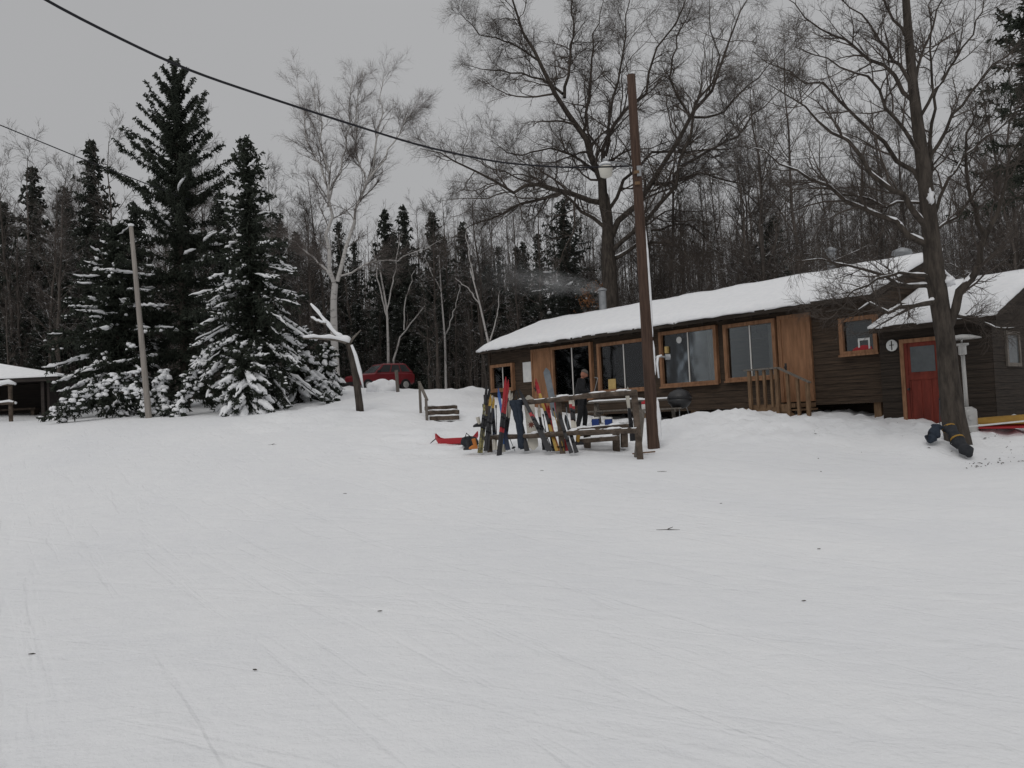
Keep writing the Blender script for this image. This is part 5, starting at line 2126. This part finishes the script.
# ---- conifers
def conifer_arrays(g, H, Rw, nb, e_top=35, e_mid=0, e_bot=-28, sag=.25, tipup=.35, z0=.04, tw=16, tl=(.18, .42), tr=.024, power=.85, hang=.35, snow=0.0, snow_h=1.0, snow_r=(.07, .16), skirt=None, pads=1.2, whorl=0, stem=6, lcap=99, t1k=.16, load=0.0):
    """wood, needles, snow of a conifer standing at the origin"""
    u = np.sort(g.uniform(0, 1, nb))
    h = z0 + (.985 - z0) * (1 - (1 - u) ** 1.25) if True else u
    if whorl:
        h = z0 + (.97 - z0) * (np.floor((h - z0) / (.97 - z0) * whorl) + g.uniform(.0, .3, nb)) / whorl
    h = np.clip(h, z0, .985)
    az = (np.arange(nb) * 2.399963 + g.uniform(-.5, .5, nb))
    L = Rw * np.power(1 - h, power) * g.uniform(.72, 1.12, nb) + .12
    L = np.minimum(L, lcap * g.uniform(.85, 1.08, nb))
    if skirt:
        L *= np.where(h < skirt, .75 + .25 * h / skirt, 1)
    el = np.radians(np.interp(h, [0, .35, .7, 1], [e_bot, (e_bot + e_mid) / 2, e_mid, e_top])) + g.normal(0, .08, nb)
    k = 9
    s = np.linspace(0, 1, k)
    rad = L[:, None] * s[None] * np.cos(el)[:, None]
    zz = h[:, None] * H + L[:, None] * (np.sin(el)[:, None] * s[None] - sag * s[None] ** 2 * (1 - h[:, None]) + tipup * np.maximum(0, s[None] - .45) ** 2)
    wob = g.normal(0, .03, (nb, k)) * L[:, None]
    P = np.stack([rad * np.cos(az)[:, None] - wob * np.sin(az)[:, None], rad * np.sin(az)[:, None] + wob * np.cos(az)[:, None], zz], -1)
    Rr = np.maximum(.006 * L[:, None] * (1 - s[None]) + .006, .006)
    # side twigs, then their own little ones, in sprays that droop
    n1 = tw
    cnt = np.maximum(5, (n1 * L / L.max()).astype(int))
    t1, r1 = spawn(g, P, Rr * 4, n1, .06, (35, 80), t1k, 1, 4, -hang * .3, .08, .02, taper=.45, lmin=tl[0], lmax=tl[1] * 1.6)
    keep = (np.arange(n1)[None] < cnt[:, None]).ravel()
    t1 = t1[keep]
    Lb = np.repeat(L, n1)[keep]
    f_ = np.minimum(1, .55 * Lb / np.maximum(np.linalg.norm(t1[:, -1] - t1[:, 0], axis=-1), 1e-6))
    t1 = t1[:, :1] + (t1 - t1[:, :1]) * f_[:, None, None]
    n = len(t1)
    rr = np.tile(np.array([1, 1.2, 1.0, .3])[None] * tr, (n, 1)) * g.uniform(.7, 1.3, (n, 1))
    t2, _ = spawn(g, t1, rr, 4, .1, (25, 75), .6, 1, 3, -hang, .1, .02, taper=.3, lmin=.09, lmax=tl[1])
    r2 = np.tile(np.array([1, 1, .3])[None] * tr * .9, (len(t2), 1)) * g.uniform(.6, 1.3, (len(t2), 1))
    n3 = max(8, int(n1 * .7))
    t3, _ = spawn(g, P, Rr * 4, n3, .1, (30, 110), .1, 1, 3, -hang * 1.6, .1, .02, lmin=tl[0], lmax=tl[1])
    k3 = (np.arange(n3)[None] < (cnt * .7 + 2)[:, None]).ravel()
    t3 = t3[k3]
    f_ = np.minimum(1, .4 * np.repeat(L, n3)[k3] / np.maximum(np.linalg.norm(t3[:, -1] - t3[:, 0], axis=-1), 1e-6))
    t3 = t3[:, :1] + (t3 - t3[:, :1]) * f_[:, None, None]
    r3 = np.tile(np.array([1, 1, .3])[None] * tr, (len(t3), 1)) * g.uniform(.6, 1.3, (len(t3), 1))
    n4 = int(nb * stem)
    h4 = z0 + (.995 - z0) * g.uniform(0, 1, n4) ** .8
    L4 = np.clip(Rw * np.power(1 - h4, power) * .38, .10, .75) * g.uniform(.5, 1.1, n4)
    a4 = g.uniform(0, 6.28, n4)
    e4 = np.radians(g.uniform(-25, 45, n4) + 25 * (h4 > .9))
    d4 = np.stack([np.cos(a4) * np.cos(e4), np.sin(a4) * np.cos(e4), np.sin(e4)], -1)
    b4 = np.stack([np.zeros(n4), np.zeros(n4), h4 * H], -1)
    t4 = np.stack([b4 + d4 * (L4 * q)[:, None] - np.array([0, 0, .3]) * (L4 * q * q)[:, None] for q in (0, .4, .75, 1)], 1)
    r4 = np.tile(np.array([1, 1.2, 1, .3])[None] * tr * 1.25, (n4, 1))
    t5, _ = spawn(g, t4, r4, 3, .2, (30, 75), .5, 1, 3, -hang * .7, .1, .02, lmin=.08, lmax=tl[1])
    r5 = np.tile(np.array([1, 1, .3])[None] * tr, (len(t5), 1))
    sn = None
    if snow > 0:
        w = np.clip((snow_h - h) / snow_h * 1.6, 0, 1) * snow
        ns = g.poisson(w * (.4 + L) * 1.5)
        idx = np.repeat(np.arange(nb), ns)
        m = len(idx)
        # drifts lying along the boughs: short lumpy ridges
        kk = 7
        s0 = g.uniform(.25, .85, m)
        s0 *= 1 - .45 * load
        ln = np.minimum(g.uniform(.2 + .5 * load, .8 + .6 * load, m) * (.6 + .4 * L[idx]) / L[idx], 1.02 - s0)
        sq = (s0[:, None] + ln[:, None] * np.linspace(0, 1, kk)[None]) * (k - 1)
        i0 = np.clip(sq.astype(int), 0, k - 2)
        fr = (sq - i0)[..., None]
        SP = P[idx[:, None], i0] * (1 - fr) + P[idx[:, None], i0 + 1] * fr
        off = g.normal(0, .10, (m, 1, 3))
        off[..., 2] = .045 + np.abs(g.normal(0, .03, (m, 1)))
        SP = SP + off + g.normal(0, .018, SP.shape)
        SR = (g.uniform(snow_r[0], snow_r[1], m) * (1.45 - .8 * h[idx]))[:, None] * np.array([.15, .7, .95, 1, .9, .6, .1])[None] * g.uniform(.65, 1.25, (m, kk))
        # and pads on the side twigs
        j = g.integers(0, len(t1), int(m * pads))
        hh = t1[j, 2, 2] / H
        ok = g.uniform(0, 1, len(j)) < np.clip((snow_h - hh) / snow_h * 1.6, 0, 1)
        pos = t1[j, 2][ok]
        pos[:, 2] += .035
        rs = g.uniform(snow_r[0], snow_r[1], len(pos)) * 1.1
        sn = (pos, rs, SP, SR)
    return P, Rr, [(t1, rr), (t2, r2), (t3, r3), (t4, r4), (t5, r5)], sn


def conifer(name, label, loc, H, Rw, nb, seed, mats=('bark', 'needle'), group=None, single=False, sides=3, **kw):
    g = np.random.default_rng(seed)
    P, Rr, tw, sn = conifer_arrays(g, H, Rw, nb, **kw)
    tk = np.stack([np.zeros(10), np.zeros(10), np.linspace(-.3, H, 10)], 1)
    tr_ = np.linspace(.011 * H + .03, .012, 10)
    if single:
        T = Tubes()
        T.add(tk[None], tr_[None], 6, 0)
        for t, r in tw:
            T.add(t, r, 3, 1)
        o = T.build(name, list(mats))
        o.location = loc
        return tag(o, label, 'tree', group)
    root = thing(name, label, 'tree', loc, group=group)
    T = Tubes()
    T.add(tk[None], tr_[None], 10)
    T.add(P, Rr, 4)
    T.build('trunk', [mats[0]], root)
    T = Tubes()
    for t, r in tw:
        T.add(t, r, sides)
    T.build('crown', [mats[1]], root, smooth=False)
    if sn is not None and len(sn[0]):
        T = Tubes()
        V, Fx = np_blobs(g, sn[0], sn[1])
        T.raw(V, Fx)
        T.add(sn[2], sn[3], 6)
        tag(T.build('crown_snow', ['snow'], root), kind='stuff')
    return root


def ground_at(px, py, D):
    p = at(px, py, D)
    return (p.x, p.y, gz(p.x, p.y))


def hgt(px, py, D, loc):
    return at(px, py, D).z - loc[2]


l = ground_at(186, 408, 38)
conifer('spruce_tree', 'tallest dark spruce with upswept branches at the left', l, hgt(180, 60, 38, l), 6.2, 128, 3, whorl=18, lcap=4.1, t1k=.085, e_top=60, e_mid=38, e_bot=-24, sag=.12, tipup=.15, tw=170, tl=(.12, .26), tr=.019, power=.74, hang=1.0, stem=11, snow=.5, snow_h=.6, z0=.05, snow_r=(.035, .085))
l = ground_at(120, 414, 37.5)
conifer('spruce_tree', 'broad snow streaked spruce behind the pale leaning pole', l, hgt(128, 225, 37.5, l), 3.6, 110, 4, e_top=30, e_mid=-5, e_bot=-22, sag=.25, tw=54, tl=(.18, .4), tr=.030, power=.6, snow=.9, snow_h=1.1, snow_r=(.035, .09), pads=.7)
l = ground_at(256, 412, 34.5)
conifer('spruce_tree', 'snow speckled spruce with heavy white lower boughs at the left', l, hgt(252, 138, 34.5, l), 3.5, 150, 5, e_top=45, e_mid=2, e_bot=-46, sag=.35, tipup=.2, tw=56, tl=(.15, .32), tr=.028, power=.75, snow=.7, snow_h=1.05, snow_r=(.03, .085), z0=.02, pads=1.8, load=.35)
l = ground_at(246, 415, 32.5)
conifer('young_spruce', 'squat young evergreen buried in snow at the foot of the spruces', l, 2.6, 1.6, 80, 6, e_top=20, e_mid=-32, e_bot=-35, sag=.3, tw=46, tl=(.14, .3), tr=.026, power=.5, snow=1.15, snow_h=1.6, snow_r=(.06, .13), z0=.03, pads=.12, load=1.0)
l = ground_at(300, 402, 38)
conifer('young_spruce', 'young evergreen bowed under snow right of the white boughed spruce', l, 3.3, 1.7, 80, 9, e_top=10, e_mid=-30, e_bot=-45, sag=.3, tw=44, tl=(.15, .32), tr=.026, power=.5, snow=1.15, snow_h=1.6, snow_r=(.06, .13), z0=.03, pads=.12, load=1.0)
l = ground_at(326, 396, 41)
conifer('young_spruce', 'small snow covered evergreen at the foot of the pale birch', l, 2.4, 1.3, 60, 10, e_top=10, e_mid=-30, e_bot=-45, sag=.3, tw=40, tl=(.15, .32), tr=.026, power=.5, snow=1.15, snow_h=1.6, snow_r=(.06, .13), z0=.03, pads=.12, load=1.0)


# bent boughs sweeping to the ground, loaded with snow
def bent_bough(pts, D, label, seed, nb=34, ln=(.35, .7)):
    g = np.random.default_rng(seed)
    P = resample([tuple(at(x, y, D + dd)) for (x, y, dd) in pts], 14)
    O = np.array(ground_at(pts[-1][0], pts[-1][1], D))
    P = P - O
    root = thing('bent_bough', label, 'bough', tuple(O))
    T = Tubes()
    T.add(P[None], np.linspace(.06, .03, 14)[None], 7)
    T.build('stem', ['bark'], root)
    t1, r1 = spawn(g, P[None], np.full((1, 14), .06), nb * 2, .05, (30, 80), .2, 1, 5, -.22, .08, .02, lmin=ln[0], lmax=ln[1], taper=0)
    t2, r2 = spawn(g, t1, np.full((len(t1), 5), .03), 14, .1, (30, 75), .4, 1, 3, -.3, .1, .02, lmin=.14, lmax=.3)
    T = Tubes()
    T.add(t1, np.tile(np.array([.02, .025, .025, .02, .01]), (len(t1), 1)), 4)
    T.add(t2, np.tile(np.array([.026, .03, .008]), (len(t2), 1)), 3)
    T.build('needles', ['needle'], root, smooth=False)
    pos = np.concatenate([P[np.linspace(0, 13, 60).astype(int)] + np.array([0, 0, .07]) + g.normal(0, .05, (60, 3)), t1[:, 1:4].reshape(-1, 3) + np.array([0, 0, .05])])
    pos = pos[g.uniform(0, 1, len(pos)) < .55]
    V, Fx = np_blobs(g, pos, g.uniform(.06, .15, len(pos)), .6)
    T = Tubes()
    T.raw(V, Fx)
    SP = resample(P, 40) + np.array([0, 0, .09]) + g.normal(0, .02, (40, 3))
    T.add(SP[None], (g.uniform(.09, .17, 40) * np.minimum(1, np.linspace(.3, 4, 40)))[None], 8)
    tag(T.build('bough_snow', ['snow'], root), kind='stuff')
    return root


bent_bough([(142, 372, 1.5), (120, 380, 1), (92, 393, .3), (66, 408, 0), (60, 414, 0)], 33.2, 'long snow loaded bough sweeping down left of the pale pole', 1, 46)
bent_bough([(122, 392, .5), (135, 390, .2), (146, 398, 0), (150, 414, 0)], 33.3, 'snow loaded bough drooping behind the pale pole', 2, 26)
bent_bough([(168, 372, 1.2), (158, 385, .5), (164, 402, 0), (168, 415, 0)], 33.6, 'short snowy bough hanging just right of the pale pole', 3, 22)
bent_bough([(212, 345, 1), (195, 372, .5), (186, 395, 0), (176, 414, -.2)], 33.3, 'arching snowy bough below the tallest spruce', 4, 30)
bent_bough([(305, 372, .8), (318, 382, .3), (330, 396, 0), (338, 404, 0)], 37, 'snow heavy bough sloping down toward the birch', 6, 26)
# pine reaching in at the right edge
l = ground_at(1062, 420, 27)
conifer('pine_tree', 'dark evergreen reaching in at the upper right edge', l, 12.5, 3.2, 60, 12, e_top=30, e_mid=0, e_bot=-10, tw=36, tl=(.2, .4), tr=.026, power=.35, hang=.4, z0=.52)
l = ground_at(573, 385, 50)
conifer('spruce_tree', 'dark evergreen behind the smoking chimney', l, hgt(574, 200, 50, l), 3.6, 90, 14, mats=('bark', 'needle_dark'), tw=30, tl=(.22, .5), tr=.03, power=.6, snow=.25, snow_h=1.1, snow_r=(.03, .08))
l = ground_at(775, 330, 44)
conifer('spruce_tree', 'bushy dark evergreen just beyond the lodge roof at the right', l, hgt(772, 222, 44, l), 3.0, 80, 16, mats=('bark', 'needle_dark'), tw=26, tl=(.22, .45), tr=.03, power=.5)


# rusty beech saplings still holding leaves
def beech(px, py, D, H, label, seed):
    g = np.random.default_rng(seed)
    l = ground_at(px, py, D)
    root = thing('beech_sapling', label, 'sapling', l)
    tk = np.stack([g.normal(0, .05, 8), g.normal(0, .05, 8), np.linspace(-.2, H, 8)], 1)
    T = Tubes()
    T.add(tk[None], np.linspace(.05, .012, 8)[None], 6)
    b1, r1 = spawn(g, tk[None], np.full((1, 8), .04), 26, .3, (40, 80), .3, .5, 5, .02, .15, .008, lmin=.6)
    T.add(b1, r1, 4)
    b2, r2 = spawn(g, b1, r1, 6, .2, (30, 70), .5, .6, 4, 0, .15, .005, lmin=.3)
    T.add(b2, r2, 3)
    T.build('trunk', ['bark_twig'], root)
    n = len(b2) * 7
    j = g.integers(0, len(b2), n)
    c = b2[j, g.integers(1, 4, n)] + g.normal(0, .05, (n, 3))
    a, b_ = norm(g.normal(size=(n, 3))) * .055, norm(g.normal(size=(n, 3))) * .035
    V = np.stack([c - a, c + b_, c + a, c - b_], 1).reshape(-1, 3)
    T = Tubes()
    T.raw(V, np.arange(n * 4).reshape(-1, 4))
    T.build('leaves', ['beechleaf'], root, smooth=False)


beech(592, 330, 43, 5.3, 'rusty leaved beech sapling behind the smoking chimney', 1)
beech(664, 330, 42, 4.6, 'rusty leaved beech sapling behind the lodge ridge right of the pole', 2)


# ---- the wood: prototypes, then copies
def bare_proto(seed, H, style):
    g = np.random.default_rng(seed)
    k = 10
    s = np.linspace(0, 1, k)
    tk = np.stack([np.cumsum(g.normal(0, .012, k)) * H * .5, np.cumsum(g.normal(0, .012, k)) * H * .5, s * H - .4], 1)
    tk[:, :2] -= tk[0, :2]
    r0 = H * .0085 + .02
    tr_ = r0 * (1 - .9 * s)
    T = Tubes()
    T.add(tk[None], tr_[None], 7)
    if style == 0:     # forest grown: clean stem, high narrow crown
        lv = [(34, .22, (22, 62), .20, .5, 6, .09, .14, .011, 4, dict(lmin=.9, taper=.35)), (9, .15, (22, 55), .45, .6, 5, .06, .16, .008, 3, dict(lmin=.5)), (7, .1, (22, 50), .55, .7, 4, .03, .16, .006, 3, dict(lmin=.4))]
    elif style == 1:   # forked, spreading
        lv = [(24, .14, (25, 58), .34, .6, 7, .09, .16, .013, 4, dict(lmin=1.2)), (10, .15, (25, 60), .42, .6, 5, .06, .18, .008, 3, dict(lmin=.6)), (8, .1, (22, 55), .55, .7, 4, .03, .16, .006, 3, dict(lmin=.45))]
    else:              # thin understorey stem
        lv = [(26, .10, (25, 65), .24, .5, 5, .06, .16, .008, 3, dict(lmin=.6)), (8, .1, (25, 60), .5, .7, 4, .03, .16, .0065, 3, dict(lmin=.3))]
    add_tree(T, tk[None], tr_[None], lv, g)
    o = T.build('bare_tree', ['bark_wood'])
    return o


def inlodge(x, y):
    q = LI @ Vector((x, y, 2))
    return -3 < q.x < 24 and q.y < 8.5


GB = {'l': ('grey bare tree in the wood beyond the spruces at the left', 'bare trees of the wood at the left'),
      'm': ('thin bare tree in the dense wood behind the red car and snow bank', 'bare trees of the wood behind the car'),
      'r': ('brownish bare tree in the wood behind the lodge roof', 'bare trees of the wood behind the lodge')}
GC = {'l': ('dark narrow conifer in the wood beyond the spruces at the left', 'dark conifers of the wood at the left'),
      'm': ('dark narrow conifer in the wood behind the red car', 'dark conifers of the wood behind the car')}


def zone(px):
    return 'l' if px < 300 else ('m' if px < 560 else 'r')


tall = [bare_proto(100 + i, H, 0) for i, H in enumerate((15.5, 17, 14, 16.2))]
wide = [bare_proto(120 + i, H, 1) for i, H in enumerate((14, 15.5, 13))]
thin = [bare_proto(140 + i, H, 2) for i, H in enumerate((7.5, 9.5, 11))]
used = set()


def place(proto, x, y, sc, label, group, cat='tree'):
    if proto.name in used:
        o = proto.copy()
        C.objects.link(o)
    else:
        o = proto
        used.add(proto.name)
    o.location = (x, y, gz(x, y) - .05)
    o.rotation_euler = (rnd.uniform(-.05, .05), rnd.uniform(-.05, .05), rnd.uniform(0, 6.28))
    o.scale = (sc * rnd.uniform(.9, 1.1),) * 2 + (sc,)
    tag(o, label, cat, group)
    return o


nbare = 0
tries = 0
while nbare < 275 and tries < 6000:
    tries += 1
    y = 47 + 46 * rnd.random() ** 1.25
    px = rnd.uniform(-60, 1090)
    x = (px - 512) / F * y
    if px > 560:
        y = 36 + 50 * rnd.random() ** 1.2
        x = (px - 512) / F * y
    if inlodge(x, y) or (330 < px < 425 and y < 54):
        continue
    if px < 340 and y < 44:
        continue
    z_ = zone(px)
    r_ = rnd.random()
    if z_ == 'r':
        pr_ = rnd.choice(wide) if r_ < .6 else (rnd.choice(tall) if r_ < .75 else rnd.choice(thin))
        sc = rnd.uniform(.72, 1.0) if y < 55 else rnd.uniform(.9, 1.2)
        if px < 640:
            sc *= .8
    elif z_ == 'm':
        pr_ = rnd.choice(tall) if r_ < .55 else rnd.choice(thin)
        sc = rnd.uniform(.62, .9) if y < 62 else rnd.uniform(.75, 1.05)
    else:
        pr_ = rnd.choice(tall) if r_ < .65 else (rnd.choice(wide) if r_ < .75 else rnd.choice(thin))
        sc = rnd.uniform(.75, 1.1) * (1 + .006 * (y - 50))
    place(pr_, x, y, sc, *GB[z_])
    nbare += 1

cp = [conifer('conifer_tree', 'x', (0, 0, 0), H, W, nb, 200 + i, mats=('bark', 'needle_dark'), single=True, tw=30, tl=(.22, .5), tr=.042, e_top=40, e_mid=0, e_bot=-25, power=.85, z0=.08, hang=.45)
      for i, (H, W, nb) in enumerate(((12.5, 2.6, 130), (14, 2.9, 135), (11, 2.6, 115)))]
spots = [(38, 165, 58, 1.2), (98, 138, 52, 1.1), (70, 185, 62, 1.2), (8, 200, 58, 1.1), (140, 200, 60, 1.2), (225, 190, 56, 1.1), (285, 215, 60, 1.1), (302, 230, 66, 1.1),
         (345, 220, 64, 1), (392, 207, 60, 1), (411, 203, 58, 1), (440, 210, 62, 1), (470, 220, 66, 1), (505, 245, 70, 1), (530, 240, 68, 1),
         (360, 240, 72, 1), (400, 230, 74, 1), (450, 235, 75, 1), (320, 240, 75, 1), (265, 240, 70, 1), (120, 240, 70, 1), (40, 230, 74, 1), (545, 232, 64, 1),
         (418, 262, 55, 1), (448, 275, 54, 1), (480, 270, 55, 1), (432, 285, 52, 1)]
for (px, pyt, D, _) in spots:
    pr_ = rnd.choice(cp)
    x = at(px, 380, D).x
    g0_ = gz(x, D)
    H = at(px, pyt, D).z - g0_
    h0 = max(v.co.z for v in pr_.data.vertices)
    sc = H / h0
    o = place(pr_, x, D, sc, *GC['l' if px < 310 else 'm'])
    o.rotation_euler = (0, 0, rnd.uniform(0, 6.28))

for i in range(46):   # lower, younger conifers that close the wood below
    px = rnd.uniform(292, 600) if i < 32 else rnd.uniform(-20, 150)
    D = rnd.uniform(53, 66) if i < 32 else rnd.uniform(48, 60)
    x = at(px, 380, D).x
    if inlodge(x, D) or (330 < px < 425 and D < 54.5):
        continue
    pr_ = rnd.choice(cp)
    H = at(px, rnd.uniform(238, 325), D).z - gz(x, D)
    o = place(pr_, x, D, H / max(v.co.z for v in pr_.data.vertices), *GC['l' if px < 292 else 'm'])
    o.scale = (o.scale[0] * 1.25, o.scale[1] * 1.25, o.scale[2])
    o.rotation_euler = (0, 0, rnd.uniform(0, 6.28))

# far wood, one mass
g = np.random.default_rng(77)
T = Tubes()
n = 2100
yy = g.uniform(78, 125, n)
xx = (g.uniform(-90, 1110, n) - 512) / F * yy
zz = terr(xx, yy)
H = g.uniform(11, 19, n) * np.where(xx > 8, 1.1, 1)
s = np.linspace(0, 1, 6)
P = np.stack([xx[:, None] + np.cumsum(g.normal(0, .12, (n, 6)), 1), yy[:, None] + np.cumsum(g.normal(0, .12, (n, 6)), 1), zz[:, None] - .3 + H[:, None] * s[None]], -1)
Rr = np.maximum((g.uniform(.06, .15, n))[:, None] * (1 - .85 * s[None]), .012)
T.add(P, Rr, 5)
add_tree(T, P, Rr, [(12, .25, (20, 55), .22, .5, 4, .1, .14, .014, 3, dict(lmin=.8)), (7, .15, (22, 55), .5, .7, 3, .05, .15, .011, 3, dict(lmin=.5))], g)
o = T.build('far_wood', ['bark_wood'])
tag(o, 'far grey mass of bare trees deep in the wood', 'wood', kind='stuff')

# undergrowth in the wood
T = Tubes()
n = 3600
yy = g.uniform(48, 80, n)
xx = (g.uniform(-60, 620, n) - 512) / F * yy
keep = np.array([not inlodge(a, b) and not (330 < (a / b * F + 512) < 425 and b < 54) for a, b in zip(xx, yy)])
xx, yy = xx[keep], yy[keep]
n = len(xx)
zz = terr(xx, yy)
H = g.uniform(1.2, 4.5, n)
s = np.linspace(0, 1, 5)
P = np.stack([xx[:, None] + np.cumsum(g.normal(0, .10, (n, 5)), 1), yy[:, None] + np.cumsum(g.normal(0, .10, (n, 5)), 1), zz[:, None] - .1 + H[:, None] * s[None]], -1)
Rr = np.maximum(.016 * (1 - .8 * s[None]) * g.uniform(.6, 1.5, (n, 1)), .005)
T.add(P, Rr, 4)
add_tree(T, P, Rr, [(7, .2, (25, 65), .32, .6, 4, .03, .2, .006, 3, dict(lmin=.3)), (3, .2, (25, 60), .5, .7, 3, .02, .15, .005, 3, dict(lmin=.2))], g)
o = T.build('undergrowth', ['bark_wood'])
tag(o, 'tangled bare undergrowth along the foot of the wood', 'undergrowth', kind='stuff')

# ------------------------------------------------------------------ smoke
def smoke():
    PD = at(455, 270, flue_top.y + 1.5) - flue_top
    PL = PD.length
    me = bpy.data.materials.new('smoke_wisp')
    me.use_nodes = True
    nt = me.node_tree
    nt.nodes.clear()
    out = nt.nodes.new('ShaderNodeOutputMaterial')
    pv = nt.nodes.new('ShaderNodeVolumePrincipled')
    pv.inputs['Color'].default_value = (.97, .975, .98, 1)
    pv.inputs['Anisotropy'].default_value = 0
    tc = nt.nodes.new('ShaderNodeTexCoord')
    mp = nt.nodes.new('ShaderNodeMapping')
    mp.inputs['Scale'].default_value = (.6, 1.4, 1.4)
    nz = nt.nodes.new('ShaderNodeTexNoise')
    nz.inputs['Scale'].default_value = 1.3
    nz.inputs['Detail'].default_value = 4
    nz.inputs['Distortion'].default_value = 1.2
    nt.links.new(tc.outputs['Object'], mp.inputs[0])
    nt.links.new(mp.outputs[0], nz.inputs['Vector'])
    # thins with distance from the flue and towards its own rim
    def mth(op, a, b_=None):
        n = nt.nodes.new('ShaderNodeMath')
        n.operation = op
        for i, v in enumerate((a, b_)):
            if v is None:
                continue
            if isinstance(v, (int, float)):
                n.inputs[i].default_value = v
            else:
                nt.links.new(v, n.inputs[i])
        n.use_clamp = False
        return n.outputs[0]

    sx = nt.nodes.new('ShaderNodeSeparateXYZ')
    nt.links.new(tc.outputs['Object'], sx.inputs[0])
    u_ = mth('DIVIDE', sx.outputs['X'], PL)
    rad = mth('ADD', mth('MULTIPLY', mth('POWER', mth('MAXIMUM', u_, 0.0), .6), 1.15), .14)
    d_ = mth('SQRT', mth('ADD', mth('POWER', mth('ABSOLUTE', sx.outputs['Y']), 2.0), mth('POWER', mth('ABSOLUTE', sx.outputs['Z']), 2.0)))
    rim = mth('POWER', mth('MAXIMUM', mth('SUBTRACT', 1.0, mth('DIVIDE', d_, rad)), 0.0), 1.3)
    along = mth('POWER', mth('MAXIMUM', mth('SUBTRACT', 1.0, u_), 0.0), 2.2)
    r2 = nt.nodes.new('ShaderNodeMapRange')
    r2.inputs[1].default_value = .34
    r2.inputs[2].default_value = .70
    r2.inputs[3].default_value = 0
    r2.inputs[4].default_value = 1.3
    nt.links.new(nz.outputs['Fac'], r2.inputs[0])
    nt.links.new(mth('MULTIPLY', mth('MULTIPLY', r2.outputs[0], rim), along), pv.inputs['Density'])
    nt.links.new(pv.outputs[0], out.inputs['Volume'])
    M['smoke_wisp'] = me
    mb = MB()
    mb.tube([(PL * i / 12, 0, 0) for i in range(13)], [.14 + 1.15 * (i / 12) ** .6 for i in range(13)], 16)
    o = mb.build('smoke', 'smoke_wisp', smooth=True)
    o.matrix_world = Matrix.Translation(flue_top) @ PD.to_track_quat('X', 'Z').to_matrix().to_4x4()
    tag(o, 'pale wisp of smoke drifting left from the lodge chimney', 'smoke', kind='stuff')


smoke()

# ------------------------------------------------------------------ sky and light
SUN_EL, SUN_AZ = R(48), R(200)
w = bpy.data.worlds.new('World')
S.world = w
w.use_nodes = True
nt = w.node_tree
bgn = nt.nodes['Background']
sky = nt.nodes.new('ShaderNodeTexSky')
sky.sky_type = 'NISHITA'
sky.sun_disc = False
sky.sun_elevation = SUN_EL
sky.sun_rotation = SUN_AZ
sky.dust_density = 4
hs = nt.nodes.new('ShaderNodeHueSaturation')
hs.inputs['Saturation'].default_value = .15
nt.links.new(sky.outputs[0], hs.inputs['Color'])
# a closed cloud deck: brighter overhead than near the horizon
tc = nt.nodes.new('ShaderNodeTexCoord')
sx = nt.nodes.new('ShaderNodeSeparateXYZ')
nt.links.new(tc.outputs['Generated'], sx.inputs[0])
rp = nt.nodes.new('ShaderNodeValToRGB')
cr = rp.color_ramp
cr.elements[0].position = 0
cr.elements[0].color = (.40, .403, .41, 1)
cr.elements[1].position = 1
cr.elements[1].color = (.74, .74, .745, 1)
e = cr.elements.new(.45)
e.color = (.415, .417, .424, 1)
nt.links.new(sx.outputs['Z'], rp.inputs[0])
sc_ = nt.nodes.new('ShaderNodeVectorMath')
sc_.operation = 'SCALE'
sc_.inputs['Scale'].default_value = 10.0
nt.links.new(rp.outputs[0], sc_.inputs[0])
nzs = nt.nodes.new('ShaderNodeTexNoise')
nzs.inputs['Scale'].default_value = 1.6
nzs.inputs['Detail'].default_value = 4
nt.links.new(tc.outputs['Generated'], nzs.inputs['Vector'])
mrs = nt.nodes.new('ShaderNodeMapRange')
mrs.inputs[3].default_value = .93
mrs.inputs[4].default_value = 1.07
nt.links.new(nzs.outputs['Fac'], mrs.inputs[0])
sc2 = nt.nodes.new('ShaderNodeVectorMath')
sc2.operation = 'SCALE'
nt.links.new(sc_.outputs[0], sc2.inputs[0])
nt.links.new(mrs.outputs[0], sc2.inputs['Scale'])
mx = nt.nodes.new('ShaderNodeMix')
mx.data_type = 'RGBA'
mx.inputs['Factor'].default_value = .92
nt.links.new(hs.outputs[0], mx.inputs['A'])
nt.links.new(sc2.outputs[0], mx.inputs['B'])
nt.links.new(mx.outputs['Result'], bgn.inputs['Color'])
bgn.inputs['Strength'].default_value = .1
sd = bpy.data.lights.new('sun', 'SUN')
sd.energy = .5
sd.angle = R(30)
sd.color = (1, .97, .94)
so_ = bpy.data.objects.new('sun', sd)
C.objects.link(so_)
so_.rotation_euler = (math.pi / 2 - SUN_EL, 0, math.pi - SUN_AZ)
S.cycles.volume_bounces = 3
vs = S.view_settings
vs.view_transform = 'Standard'
vs.look = 'None'
vs.exposure = 0.0
vs.gamma = 1
vs.use_curve_mapping = False
